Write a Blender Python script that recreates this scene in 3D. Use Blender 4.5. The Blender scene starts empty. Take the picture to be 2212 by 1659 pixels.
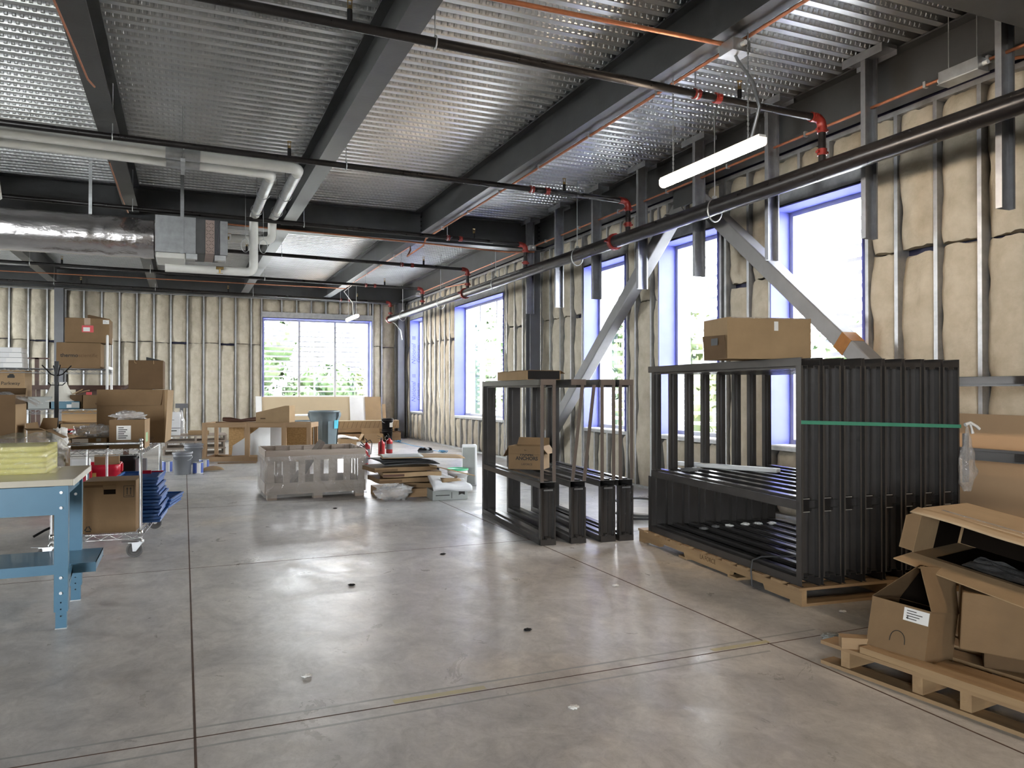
import bpy, math, random
from math import radians as R, sin, cos, pi
from mathutils import Vector, Matrix, noise
random.seed(7)
SC = bpy.context.scene
COL = SC.collection

# ------------------------------------------------------------------ helpers
class MB:
    """Collects shapes into one mesh."""
    def __init__(s): s.v = []; s.f = []; s.m = []; s.s = []; s.mi = 0; s.T = None
    def add(s, vs, fs, smooth=False):
        o = len(s.v)
        for p in vs:
            p = Vector(p)
            s.v.append(s.T @ p if s.T is not None else p)
        for f in fs:
            s.f.append([i + o for i in f]); s.m.append(s.mi); s.s.append(smooth)
        return s
    def box(s, x0, x1, y0, y1, z0, z1, M=None):
        vs = [Vector(p) for p in ((x0,y0,z0),(x1,y0,z0),(x1,y1,z0),(x0,y1,z0),(x0,y0,z1),(x1,y0,z1),(x1,y1,z1),(x0,y1,z1))]
        if M is not None: vs = [M @ p for p in vs]
        return s.add(vs, [(0,3,2,1),(4,5,6,7),(0,1,5,4),(1,2,6,5),(2,3,7,6),(3,0,4,7)])
    def hexa(s, bot, top):
        return s.add(list(bot) + list(top), [(3,2,1,0),(4,5,6,7),(0,1,5,4),(1,2,6,5),(2,3,7,6),(3,0,4,7)])
    def bar(s, p0, p1, w, h, up=(0,0,1)):
        """rectangular bar from p0 to p1, w across, h along up"""
        p0 = Vector(p0); p1 = Vector(p1); d = (p1 - p0).normalized(); u = Vector(up)
        if abs(d.dot(u)) > .99: u = Vector((1,0,0))
        a = d.cross(u).normalized(); u = a.cross(d).normalized()
        a = a * w / 2; u = u * h / 2
        return s.hexa([p0-a-u, p0+a-u, p1+a-u, p1-a-u], [p0-a+u, p0+a+u, p1+a+u, p1-a+u])
    def tube(s, pts, r, n=10, caps=True, smooth=True):
        pts = [Vector(p) for p in pts]; vs = []; fs = []
        N = len(pts); prev = None
        for i, p in enumerate(pts):
            d = (pts[min(i+1, N-1)] - pts[max(i-1, 0)])
            d = d.normalized() if d.length > 1e-9 else Vector((0,0,1))
            if prev is None:
                a = d.cross(Vector((0,0,1)))
                if a.length < .05: a = d.cross(Vector((1,0,0)))
            else:
                a = prev - d * prev.dot(d)
            a.normalize(); prev = a; b = d.cross(a)
            rr = r[i] if isinstance(r, (list, tuple)) else r
            for k in range(n):
                t = 2*pi*k/n; vs.append(p + (a*cos(t) + b*sin(t))*rr)
        for i in range(N-1):
            for k in range(n):
                k2 = (k+1) % n
                fs.append((i*n+k, i*n+k2, (i+1)*n+k2, (i+1)*n+k))
        s.add(vs, fs, smooth)
        if caps:
            o = vs[:n]; e = vs[-n:]
            s.add(o, [tuple(range(n))[::-1]]); s.add(e, [tuple(range(n))])
        return s
    def cyl(s, p0, p1, r0, r1=None, n=16, caps=True):
        return s.tube([p0, p1], [r0, r0 if r1 is None else r1], n, caps)
    def lathe(s, prof, n=24, c=(0,0,0), M=None, smooth=True):
        vs = []; fs = []
        for r, z in prof:
            for k in range(n):
                t = 2*pi*k/n; p = Vector((r*cos(t)+c[0], r*sin(t)+c[1], z+c[2]))
                vs.append(M @ p if M is not None else p)
        for i in range(len(prof)-1):
            for k in range(n):
                k2 = (k+1) % n; fs.append((i*n+k, i*n+k2, (i+1)*n+k2, (i+1)*n+k))
        return s.add(vs, fs, smooth)
    def prism(s, poly, a0, a1, M=None):
        """polygon (x,z) run along y from a0 to a1"""
        n = len(poly)
        vs = [Vector((x, a0, z)) for x, z in poly] + [Vector((x, a1, z)) for x, z in poly]
        if M is not None: vs = [M @ p for p in vs]
        fs = [(i, (i+1) % n, (i+1) % n + n, i+n) for i in range(n)]
        fs.append(tuple(range(n))[::-1]); fs.append(tuple(range(n, 2*n)))
        return s.add(vs, fs)
    def grid(s, fn, nu, nv, smooth=True):
        vs = [fn(i/nu, j/nv) for j in range(nv+1) for i in range(nu+1)]
        fs = [(j*(nu+1)+i, j*(nu+1)+i+1, (j+1)*(nu+1)+i+1, (j+1)*(nu+1)+i) for j in range(nv) for i in range(nu)]
        return s.add(vs, fs, smooth)
    def sheet(s, fn, nu, nv, t, smooth=True):
        """a thin solid sheet: surface fn(u,v), thickness t downwards"""
        top = [Vector(fn(i/nu, j/nv)) for j in range(nv+1) for i in range(nu+1)]
        bot = [p - Vector((0,0,t)) for p in top]; n = len(top); w = nu+1; fs = []
        for j in range(nv):
            for i in range(nu):
                a = j*w+i; fs.append((a, a+1, a+w+1, a+w)); fs.append((n+a, n+a+w, n+a+w+1, n+a+1))
        for i in range(nu):
            fs.append((i, n+i, n+i+1, i+1)); a = nv*w+i; fs.append((a, a+1, n+a+1, n+a))
        for j in range(nv):
            a = j*w; fs.append((a, a+w, n+a+w, n+a)); a = j*w+nu; fs.append((a, n+a, n+a+w, a+w))
        return s.add(top+bot, fs, smooth)
    def build(s, name, mat, parent=None, loc=(0,0,0), rz=0, bevel=0):
        me = bpy.data.meshes.new(name)
        me.from_pydata([tuple(p) for p in s.v], [], s.f)
        ms = mat if isinstance(mat, (list, tuple)) else [mat]
        for m in ms: me.materials.append(m)
        for p, mi, sm in zip(me.polygons, s.m, s.s):
            p.material_index = mi; p.use_smooth = sm
        me.update()
        o = bpy.data.objects.new(name, me); COL.objects.link(o)
        o.location = loc; o.rotation_euler = (0, 0, rz)
        if parent is not None: o.parent = parent
        if bevel:
            b = o.modifiers.new('Bevel', 'BEVEL'); b.width = bevel; b.segments = 2; b.limit_method = 'ANGLE'
        return o

def tag(o, label, cat, group=None, kind=None):
    o['label'] = label; o['category'] = cat
    if group: o['group'] = group
    if kind: o['kind'] = kind
    return o
def thing(name, label, cat, loc=(0,0,0), rz=0, group=None, kind=None, rot=None):
    o = bpy.data.objects.new(name, None); COL.objects.link(o); o.empty_display_size = .1
    o.location = loc; o.rotation_euler = rot if rot else (0, 0, rz)
    return tag(o, label, cat, group, kind)
def struct(name, loc=(0,0,0)):
    o = bpy.data.objects.new(name, None); COL.objects.link(o); o.location = loc; o['kind'] = 'structure'; return o
def copy_tree(o, loc=None, rz=None, label=None, parent=None):
    c = o.copy(); COL.objects.link(c)
    if parent is not None:
        c.parent = parent; c.matrix_parent_inverse = o.matrix_parent_inverse.copy()
    for ch in list(o.children): copy_tree(ch, parent=c)
    if loc is not None: c.location = loc
    if rz is not None: c.rotation_euler = (0, 0, rz)
    if label: c['label'] = label
    return c
ORD = ['first','second','third','fourth','fifth','sixth','seventh','eighth','ninth','tenth','eleventh','twelfth','thirteenth','fourteenth','fifteenth','sixteenth','seventeenth','eighteenth']

# ------------------------------------------------------------------ materials
def node_mat(name):
    m = bpy.data.materials.new(name); m.use_nodes = True
    nt = m.node_tree; b = nt.nodes['Principled BSDF']; return m, nt, b
def N(nt, t, **kw):
    n = nt.nodes.new(t)
    for k, v in kw.items():
        if k in n.inputs: n.inputs[k].default_value = v
        else: setattr(n, k, v)
    return n
def mat(name, col, rough=.6, metal=0., var=.1, scale=6., bump=0., bscale=30., stretch=(1,1,1), spec=.5, rvar=.0, col2=None, detail=4., coat=0.):
    m, nt, b = node_mat(name); L = nt.links.new
    tc = N(nt, 'ShaderNodeTexCoord'); mp = N(nt, 'ShaderNodeMapping'); mp.inputs['Scale'].default_value = stretch
    L(tc.outputs['Object'], mp.inputs['Vector'])
    nz = N(nt, 'ShaderNodeTexNoise', Scale=scale, Detail=detail, Roughness=.6); L(mp.outputs[0], nz.inputs['Vector'])
    rp = N(nt, 'ShaderNodeValToRGB')
    c = Vector(col); c2 = Vector(col2) if col2 else c*(1-var)
    rp.color_ramp.elements[0].position = .3; rp.color_ramp.elements[1].position = .7
    rp.color_ramp.elements[0].color = (*c2, 1); rp.color_ramp.elements[1].color = (*[min(1, x*(1+var)) if not col2 else x for x in c], 1)
    L(nz.outputs['Fac'], rp.inputs[0]); L(rp.outputs[0], b.inputs['Base Color'])
    b.inputs['Roughness'].default_value = rough; b.inputs['Metallic'].default_value = metal
    b.inputs['Specular IOR Level'].default_value = spec
    if coat: b.inputs['Coat Weight'].default_value = coat
    if rvar:
        mr = N(nt, 'ShaderNodeMapRange'); mr.inputs['To Min'].default_value = rough-rvar; mr.inputs['To Max'].default_value = rough+rvar
        L(nz.outputs['Fac'], mr.inputs['Value']); L(mr.outputs[0], b.inputs['Roughness'])
    if bump:
        n2 = N(nt, 'ShaderNodeTexNoise', Scale=bscale, Detail=5.); L(mp.outputs[0], n2.inputs['Vector'])
        bp = N(nt, 'ShaderNodeBump', Strength=bump, Distance=.02); L(n2.outputs['Fac'], bp.inputs['Height']); L(bp.outputs[0], b.inputs['Normal'])
    return m
def emit(name, col, s):
    m, nt, b = node_mat(name); b.inputs['Base Color'].default_value = (*col, 1)
    b.inputs['Emission Color'].default_value = (*col, 1); b.inputs['Emission Strength'].default_value = s; return m
def clear(name, trans=.7, tint=(1,1,1), rough=.15, milky=.15, bump=0., bscale=20., gloss=.12):
    """thin clear film: transparent + a little milky + gloss"""
    m, nt, b = node_mat(name); L = nt.links.new; nt.nodes.remove(b)
    out = nt.nodes['Material Output']
    t = N(nt, 'ShaderNodeBsdfTransparent'); t.inputs[0].default_value = (*tint, 1)
    d = N(nt, 'ShaderNodeBsdfDiffuse'); d.inputs[0].default_value = (.75,.75,.74,1)
    g = N(nt, 'ShaderNodeBsdfGlossy'); g.inputs['Roughness'].default_value = rough; g.inputs[0].default_value = (.95,.95,.95,1)
    m1 = N(nt, 'ShaderNodeMixShader'); m1.inputs[0].default_value = milky; L(t.outputs[0], m1.inputs[1]); L(d.outputs[0], m1.inputs[2])
    m2 = N(nt, 'ShaderNodeMixShader'); L(m1.outputs[0], m2.inputs[1]); L(g.outputs[0], m2.inputs[2])
    fr = N(nt, 'ShaderNodeLayerWeight', Blend=.5); pw = N(nt, 'ShaderNodeMath', operation='POWER'); pw.inputs[1].default_value = 5.
    ad = N(nt, 'ShaderNodeMath', operation='MULTIPLY_ADD', use_clamp=True); ad.inputs[1].default_value = .6; ad.inputs[2].default_value = gloss+.03
    L(fr.outputs['Facing'], pw.inputs[0]); L(pw.outputs[0], ad.inputs[0]); L(ad.outputs[0], m2.inputs[0]); L(m2.outputs[0], out.inputs['Surface'])
    if bump:
        tc = N(nt, 'ShaderNodeTexCoord'); n2 = N(nt, 'ShaderNodeTexNoise', Scale=bscale, Detail=3., Distortion=1.2); L(tc.outputs['Object'], n2.inputs['Vector'])
        bp = N(nt, 'ShaderNodeBump', Strength=bump, Distance=.04); L(n2.outputs['Fac'], bp.inputs['Height'])
        L(bp.outputs[0], g.inputs['Normal']); L(bp.outputs[0], fr.inputs['Normal'])
    return m
def wood(name, a, b2, scale=14., ax=0, rough=.65):
    st = [1, 1, 1]; st[ax] = .08
    return mat(name, a, rough, col2=b2, scale=scale, stretch=tuple(st), bump=.15, bscale=40)

M = {}
M['batt'] = mat('InsulationBatt', (0.544,0.500,0.408), .95, col2=(0.416,0.372,0.288), scale=6., bump=.9, bscale=10, spec=.1, detail=8.)
M['stud'] = mat('GalvanisedStud', (0.414,0.423,0.432), .42, .75, var=.18, scale=9)
M['deckstud'] = mat('HangingStudSteel', (.30,.31,.33), .45, .7, var=.15, scale=9)
M['beam'] = mat('PrimedSteelGrey', (.066,.069,.072), .42, .1, var=.12, scale=3, bump=.05)
M['column'] = mat('PrimedSteelColumn', (.12,.125,.135), .45, .1, var=.12, scale=3, bump=.05)
M['brace'] = mat('BraceSteelGrey', (.20,.20,.205), .45, .15, var=.12, scale=3, bump=.05)
M['sheath'] = mat('NavySheathing', (.02,.022,.06), .6, var=.2)
M['blue'] = mat('PurpleBlueGypsum', (.18,.20,.60), .75, var=.06, scale=3, spec=.25)
M['alu'] = mat('AluminiumFrame', (.42,.43,.45), .4, .3, var=.05)
M['whitealu'] = mat('WhiteLouvre', (.85,.86,.87), .5, var=.03)
M['brick'] = None
M['black_pipe'] = mat('BlackSteelPipe', (.018,.016,.016), .3, .2, var=.3, scale=12, rvar=.08)
M['red_fit'] = mat('RedCoupling', (.22,.022,.016), .4, .1, var=.2)
M['copper'] = mat('CopperClad', (.44,.17,.085), .38, .5, var=.15, scale=20)
M['galv'] = mat('GalvanisedSteel', (.50,.52,.53), .35, .8, var=.15, scale=10, rvar=.08)
M['galv_dark'] = mat('DullGalvanised', (.30,.31,.32), .4, .7, var=.15, scale=10)
M['white_pipe'] = mat('WhitePipeJacket', (0.666,0.666,0.630), .45, var=.06, scale=5)
M['foil'] = mat('FoilJacket', (.62,.60,.60), .22, .95, var=.12, scale=5, bump=.75, bscale=9, stretch=(.55,1,1))
M['white'] = mat('WhitePaint', (.80,.80,.79), .5, var=.03)
M['void'] = mat('DarkInside', (.012,.009,.007), 1., spec=0.)  # near-black base colour stands in for shade inside openings
M['black'] = mat('BlackPlastic', (.008,.008,.009), .45, var=.2, spec=.25)
M['rubber'] = mat('GreyRubber', (.16,.16,.16), .6, var=.15)
M['chrome'] = mat('ChromeWire', (.72,.73,.74), .15, 1., var=.04)
M['card'] = mat('Cardboard', (0.212,0.138,0.074), .8, var=.10, scale=4, spec=.2, bump=.05, bscale=60)
M['card_light'] = mat('CardboardPale', (0.340,0.234,0.132), .8, var=.10, scale=4, spec=.2, bump=.05, bscale=60)
M['card_pale'] = mat('CardboardFaded', (.47,.36,.235), .8, var=.08, scale=4, spec=.2)  # lamplight on the top panel put into a paler base colour
M['card_dark'] = mat('CardboardDark', (0.128,0.080,0.042), .8, var=.12, scale=4, spec=.2)
M['card_in'] = mat('CardboardInside', (.30,.19,.10), .85, var=.10, spec=.1)
M['tape'] = mat('PackingTape', (.30,.19,.10), .25, var=.06, coat=.4)
M['paper'] = mat('WhitePaperLabel', (.78,.78,.76), .6, var=.04)
M['ink'] = mat('BlackInk', (.02,.018,.015), .7, var=.1)
M['red_label'] = mat('RedLabel', (.55,.02,.03), .45, var=.06)
M['green_label'] = mat('GreenLabel', (.30,.52,.28), .6, var=.06)
M['bronze'] = mat('BronzePrimedFrame', (.066,.062,.060), .27, .35, var=.12, scale=4)
M['bronze_lite'] = mat('TaupePrimedStrip', (.15,.125,.11), .45, .25, var=.12, scale=4)
M['pallet'] = wood('PalletWood', (0.376,0.256,0.136), (0.264,0.168,0.088))
M['pallet_y'] = wood('PalletWoodCross', (0.376,0.256,0.136), (0.264,0.168,0.088), ax=1)
M['greywood'] = wood('WeatheredGreyWood', (0.396,0.330,0.275), (0.275,0.226,0.187))
M['lumber'] = wood('PineLumber', (0.391,0.255,0.136), (0.281,0.170,0.085), ax=2)
M['lumberx'] = wood('PineLumberLong', (0.391,0.255,0.136), (0.281,0.170,0.085), ax=0)
M['osb'] = mat('StrandBoard', (.50,.31,.13), .8, col2=(.30,.17,.06), scale=26, stretch=(1,1,1.6))
M['green_strap'] = mat('GreenStrapping', (.055,.26,.17), .35, var=.08)
M['film'] = clear('StretchFilm', milky=.20, bump=.5, bscale=9, gloss=.05)
M['thinbag'] = clear('ThinClearBag', milky=.07, bump=.9, bscale=22, gloss=.05)
M['bag'] = clear('ClearPlasticBag', milky=.22, bump=.9, bscale=26, gloss=.10)
M['glass'] = clear('WindowGlass', milky=.0, gloss=.0, rough=.02)
M['bench_blue'] = mat('BenchBlueEnamel', (0.072,0.191,0.297), .38, var=.06, scale=4, coat=.2)
M['bench_top'] = mat('BenchTopLaminate', (0.476,0.442,0.357), .3, var=.05, scale=3, coat=.2)
M['bench_edge'] = mat('BenchEdgeBand', (.70,.69,.62), .4, var=.05)
M['yellow'] = mat('YellowFoam', (0.663,0.629,0.204), .85, var=.10, scale=3, stretch=(.4,.4,14), spec=.15)
M['red_bin'] = mat('RedBinPlastic', (.50,.008,.030), .35, var=.05)
M['bucket'] = mat('GreyPail', (0.211,0.222,0.242), .4, var=.05)
M['brute'] = mat('GreyBluePlastic', (0.139,0.184,0.206), .5, var=.08)
M['can_blue'] = mat('PaintCanBlue', (.07,.12,.42), .4, var=.1)
M['ext_red'] = mat('ExtinguisherRed', (0.360,0.012,0.014), .28, var=.05)
M['green_lid'] = mat('GreenLid', (.05,.50,.22), .4, var=.05)
M['blue_wire'] = mat('BlueCoating', (.02,.10,.34), .35, var=.1)
M['foam'] = mat('WhiteFoam', (.83,.84,.84), .8, var=.04)
M['gypsum_tan'] = mat('TanBoardFace', (0.527,0.425,0.281), .8, var=.05, scale=2)
M['tan_board'] = mat('TanHardboard', (0.468,0.306,0.174), .7, var=.05, scale=2)
M['teal'] = mat('TealBinder', (.02,.13,.20), .4, var=.1)
M['greybox'] = mat('GreyBin', (0.323,0.340,0.323), .55, var=.06)
M['lampshade'] = mat('LampshadeCloth', (0.629,0.612,0.544), .85, var=.04)
M['brown_wood'] = mat('DarkBrownWood', (.10,.042,.022), .5, col2=(.06,.025,.014), scale=10, stretch=(.1,1,1))
M['oak'] = wood('OakVeneer', (.55,.36,.18), (.44,.27,.12))
M['brass'] = mat('BrassValve', (.38,.26,.10), .35, .9, var=.1)
M['navy'] = mat('NavyBlue', (.02,.03,.12), .45, var=.1)
M['darkgrey'] = mat('DarkGreyBoard', (.07,.072,.075), .6, var=.12)
M['filter'] = mat('FilterMedia', (.36,.28,.25), .8, var=.1)
M['sky_blue'] = mat('SkyBlueCord', (.10,.35,.60), .5, var=.1)
M['leaf'] = mat('Leaves', (0.039,0.069,0.017), .6, col2=(0.028,0.055,0.019), scale=.9)
M['leaf_y'] = mat('YellowGreenLeaves', (0.066,0.077,0.017), .6, col2=(0.028,0.050,0.011), scale=.9)
M['bark'] = mat('Bark', (.12,.09,.07), .9)
M['grass'] = mat('LawnGrass', (.05,.09,.02), .9, col2=(.035,.07,.018), scale=2)
M['houseb'] = mat('FarHouseWall', (.30,.33,.38), .8)
M['led'] = emit('WarmLedLens', (1, .78, .58), 46.)

M['ledcap'] = emit('GlowingEndCap', (1, .86, .72), 1.2)

# concrete floor
def concrete():
    m, nt, b = node_mat('PolishedConcrete'); L = nt.links.new
    tc = N(nt, 'ShaderNodeTexCoord'); P = tc.outputs['Object']
    def nz(scale, detail, rough=.6, dist=0., st=(1,1,1)):
        mp = N(nt, 'ShaderNodeMapping'); mp.inputs['Scale'].default_value = st; L(P, mp.inputs['Vector'])
        n = N(nt, 'ShaderNodeTexNoise', Scale=scale, Detail=detail, Roughness=rough, Distortion=dist); L(mp.outputs[0], n.inputs['Vector']); return n.outputs['Fac']
    def ramp(f, p0, c0, p1, c1):
        r = N(nt, 'ShaderNodeValToRGB'); e = r.color_ramp.elements
        e[0].position = p0; e[0].color = (*c0, 1); e[1].position = p1; e[1].color = (*c1, 1); L(f, r.inputs[0]); return r.outputs[0]
    def mul(a, bb, fac=1.):
        x = N(nt, 'ShaderNodeMix', data_type='RGBA', blend_type='MULTIPLY'); x.inputs['Factor'].default_value = fac
        L(a, x.inputs['A']); L(bb, x.inputs['B']); return x.outputs['Result']
    base = ramp(nz(.55, 5, .6, .6), .30, (.54,.54,.535), .70, (.70,.69,.67))
    mid = ramp(nz(2.6, 8, .7, .8, (1,.8,1)), .34, (.70,.70,.71), .66, (1.08,1.07,1.05))
    fine = ramp(nz(13, 8, .75, 1.0, (1,.75,1)), .36, (.80,.80,.80), .60, (1.04,1.04,1.04))
    speck = ramp(nz(60, 3, .6), .30, (.6,.6,.6), .40, (1,1,1))
    warm = ramp(nz(.9, 3, .5, .3), .58, (1,1,1), .75, (1.10,1.02,.90))
    scuff = ramp(nz(4.5, 8, .8, 2.2, (1,.7,1)), .63, (1,1,1), .70, (1.16,1.13,1.06))
    dark = ramp(nz(1.7, 8, .75, 1.4, (1,.7,1)), .24, (.62,.62,.63), .40, (1,1,1))
    c = mul(mul(mul(mul(mul(mul(base, mid), fine, .8), speck, .35), warm), scuff, .8), dark)
    L(c, b.inputs['Base Color'])
    rr = N(nt, 'ShaderNodeMapRange'); rr.inputs['From Min'].default_value = .3; rr.inputs['From Max'].default_value = .7
    rr.inputs['To Min'].default_value = .24; rr.inputs['To Max'].default_value = .48
    L(nz(3.2, 7, .7, .8, (1,.7,1)), rr.inputs['Value']); L(rr.outputs[0], b.inputs['Roughness'])
    b.inputs['Specular IOR Level'].default_value = .45
    bp = N(nt, 'ShaderNodeBump', Strength=.10, Distance=.02); L(nz(7, 6, .65), bp.inputs['Height']); L(bp.outputs[0], b.inputs['Normal'])
    return m
M['concrete'] = concrete()

# roof deck with embossed webs
def deck_mat():
    m, nt, b = node_mat('GalvanisedDeck'); L = nt.links.new
    tc = N(nt, 'ShaderNodeTexCoord')
    nz = N(nt, 'ShaderNodeTexNoise', Scale=2.2, Detail=5.); L(tc.outputs['Object'], nz.inputs['Vector'])
    rp = N(nt, 'ShaderNodeValToRGB'); rp.color_ramp.elements[0].color = (.50,.515,.52,1); rp.color_ramp.elements[1].color = (.70,.712,.715,1)
    L(nz.outputs['Fac'], rp.inputs[0]); L(rp.outputs[0], b.inputs['Base Color'])
    b.inputs['Metallic'].default_value = .8; b.inputs['Roughness'].default_value = .30
    return m
M['deck'] = deck_mat()
def brick_mat():
    m, nt, b = node_mat('GreyBrick'); L = nt.links.new
    tc = N(nt, 'ShaderNodeTexCoord'); sx = N(nt, 'ShaderNodeSeparateXYZ'); L(tc.outputs['Object'], sx.inputs[0])
    ad = N(nt, 'ShaderNodeMath', operation='ADD'); L(sx.outputs[0], ad.inputs[0]); L(sx.outputs[1], ad.inputs[1])
    cb = N(nt, 'ShaderNodeCombineXYZ'); L(ad.outputs[0], cb.inputs[0]); L(sx.outputs[2], cb.inputs[1])
    br = N(nt, 'ShaderNodeTexBrick', Scale=1.); br.inputs['Brick Width'].default_value = .2; br.inputs['Row Height'].default_value = .075
    br.inputs['Mortar Size'].default_value = .008; br.inputs['Color1'].default_value = (.26,.26,.28,1); br.inputs['Color2'].default_value = (.16,.16,.18,1)
    br.inputs['Mortar'].default_value = (.5,.5,.5,1); L(cb.outputs[0], br.inputs['Vector']); L(br.outputs[0], b.inputs['Base Color']); b.inputs['Roughness'].default_value = .85
    return m
M['brick'] = brick_mat()

# ------------------------------------------------------------------ camera and sky
cam = bpy.data.cameras.new('Camera'); cam.sensor_width = 36; cam.lens = 36*1661/2212; cam.clip_end = 200
co = bpy.data.objects.new('Camera', cam); COL.objects.link(co)
co.location = (0, 0, 1.4); co.rotation_euler = (R(90.466), 0, R(-23.1)); SC.camera = co
SC.view_settings.view_transform = 'Standard'; SC.view_settings.look = 'None'; SC.view_settings.gamma = 1; SC.view_settings.use_curve_mapping = False
SC.view_settings.exposure = 1.15
w = bpy.data.worlds.new('Overcast'); SC.world = w; w.use_nodes = True
bg = w.node_tree.nodes['Background']; bg.inputs[0].default_value = (.93, .97, 1, 1); bg.inputs[1].default_value = 20.
cy = SC.cycles; cy.max_bounces = 7; cy.diffuse_bounces = 4; cy.glossy_bounces = 4; cy.transparent_max_bounces = 12; cy.transmission_bounces = 2
cy.caustics_reflective = False; cy.caustics_refractive = False; cy.sample_clamp_indirect = 20.; cy.use_denoising = True; cy.use_adaptive_sampling = True; cy.adaptive_threshold = .045; cy.adaptive_min_samples = 16
def portal(loc, rot, sx, sy):
    l = bpy.data.lights.new('window_daylight', 'AREA'); l.shape = 'RECTANGLE'; l.size = sx; l.size_y = sy
    l.cycles.is_portal = True
    o = bpy.data.objects.new('window_daylight', l); COL.objects.link(o); o.location = loc; o.rotation_euler = rot

# ------------------------------------------------------------------ the shell
XW, YW, ZD = 6.05, 22.35, 4.43          # window wall face, end wall face, deck
XL, YN = -12., -9.                     # walls out of the frame
HEAD, SILL, TOP, SEAM = 3.42, .79, 3.98, 2.68
mb = MB(); mb.box(XL-.3, XW+.5, YN-.3, YW+.5, -.2, 0); fl = mb.build('floor', M['concrete']); fl['kind'] = 'structure'
# saw-cut joints, paint and wear marks are parts of the floor
M['joint'] = mat('SawJoint', (.09,.055,.04), .8, var=.3, scale=9)
M['ypaint'] = mat('WornYellowPaint', (.58,.53,.27), .6, col2=(.48,.46,.36), scale=14, detail=8)
M['stain'] = mat('GreyLineStain', (.40,.405,.40), .45, col2=(.28,.285,.285), scale=5, detail=8)
jm = MB()
for x in (.045, 2.98, -2.9): jm.box(x-.005, x+.005, YN, YW, 0, .0006)
for y in (3.36, 6.56, 9.9, 13.2, 16.5): jm.box(XL, XW, y-.004, y+.004, 0, .0006)
jm.build('saw_joint', M['joint'], fl)
sm = MB()
for y, x0, x1 in ((3.455, -.8, 3.4), (3.265, -1.2, 2.9)):
    sm.box(x0, x1, y-.008, y+.008, 0, .0004)
sm.build('line_stain', M['stain'], fl)
ym = MB(); ym.box(.87, 1.31, 3.375, 3.415, 0, .0007); ym.box(2.62, 3.0, 3.375, 3.415, 0, .0007); ym.build('paint_stripe', M['ypaint'], fl)

# ceiling deck: ribs run across, 152 mm pitch
def rib_deck(name, z, x0, x1, y0, y1):
    mb = MB(); p = .1524; n0 = math.floor(y0/p); n1 = math.ceil(y1/p)
    prof = []
    for k in range(n0, n1):
        y = k*p
        prof += [(y, z), (y+.058, z), (y+.072, z+.05), (y+.136, z+.05)]
    prof.append((n1*p, z))
    vs = [(x0, y, q) for y, q in prof] + [(x1, y, q) for y, q in prof]; n = len(prof)
    mb.add(vs, [(i, i+1, n+i+1, n+i) for i in range(n-1)])
    mb.box(x0, x1, y0, y1, z+.08, z+.16)
    # pressed bumps along every rib side
    V, Fc = mb.v, mb.f; nx = int((5.75+6.6)/.056)
    for k in range(int(2.4/p), int(21.9/p)):
        ya, yb = k*p+.136, (k+1)*p
        for i in range(nx):
            xc = -6.6+.056*i
            a = len(V)
            for t, hw, o in ((.15, .015, 0), (.85, .015, 0), (.32, .009, .0055), (.68, .009, .0055)):
                yy = ya+(yb-ya)*t-o*.95; zz = z+.05*(1-t)-o*.3
                V.append(Vector((xc-hw, yy, zz))); V.append(Vector((xc+hw, yy, zz)))
            Fc += [[a+4, a+5, a+7, a+6], [a, a+1, a+5, a+4], [a+1, a+3, a+7, a+5], [a+3, a+2, a+6, a+7], [a+2, a, a+4, a+6]]
            mb.m += [0]*5; mb.s += [False]*5
    return mb.build(name, M['deck'])
ce = rib_deck('ceiling', ZD, XL, XW+.2, YN, YW+.2); ce['kind'] = 'structure'

# walls: s runs along the wall, n into the room
def frame_right(s, n, z): return Vector((XW-n, s, z))
def frame_back(s, n, z): return Vector((s, YW-n, z))
def wbox(mb, fr, s0, s1, n0, n1, z0, z1):
    p = [fr(s0,n0,z0), fr(s1,n0,z0), fr(s1,n1,z0), fr(s0,n1,z0), fr(s0,n0,z1), fr(s1,n0,z1), fr(s1,n1,z1), fr(s0,n1,z1)]
    fs = [(0,3,2,1),(4,5,6,7),(0,1,5,4),(1,2,6,5),(2,3,7,6),(3,0,4,7)]
    mb.add(p, fs)
def cuts(s0, s1, ops):
    out = []; c = s0
    for a, b in sorted(ops):
        if a > c: out.append((c, a, False))
        out.append((a, b, True)); c = b
    if c < s1: out.append((c, s1, False))
    return out
def slab(mb, fr, s0, s1, n0, n1, ops, z0=SILL, z1=HEAD):
    for a, b, hole in cuts(s0, s1, ops):
        if hole: wbox(mb, fr, a, b, n0, n1, -.2, z0); wbox(mb, fr, a, b, n0, n1, z1, ZD+.2)
        else: wbox(mb, fr, a, b, n0, n1, -.2, ZD+.2)
def stud(parent, fr, s, z0, z1, d=.15, w=.038):
    mb = MB(); t = .003
    wbox(mb, fr, s-w/2, s+w/2, -t, 0, z0, z1)             # room-side flange
    wbox(mb, fr, s-w/2, s-w/2+t, -d, -t, z0, z1)          # web
    wbox(mb, fr, s-w/2+t, s+w/2, -d, -d+t, z0, z1)        # far flange
    wbox(mb, fr, s+w/2-t, s+w/2, -.012, -t, z0, z1)       # lip
    mb.build('stud', M['stud'], parent)
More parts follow.
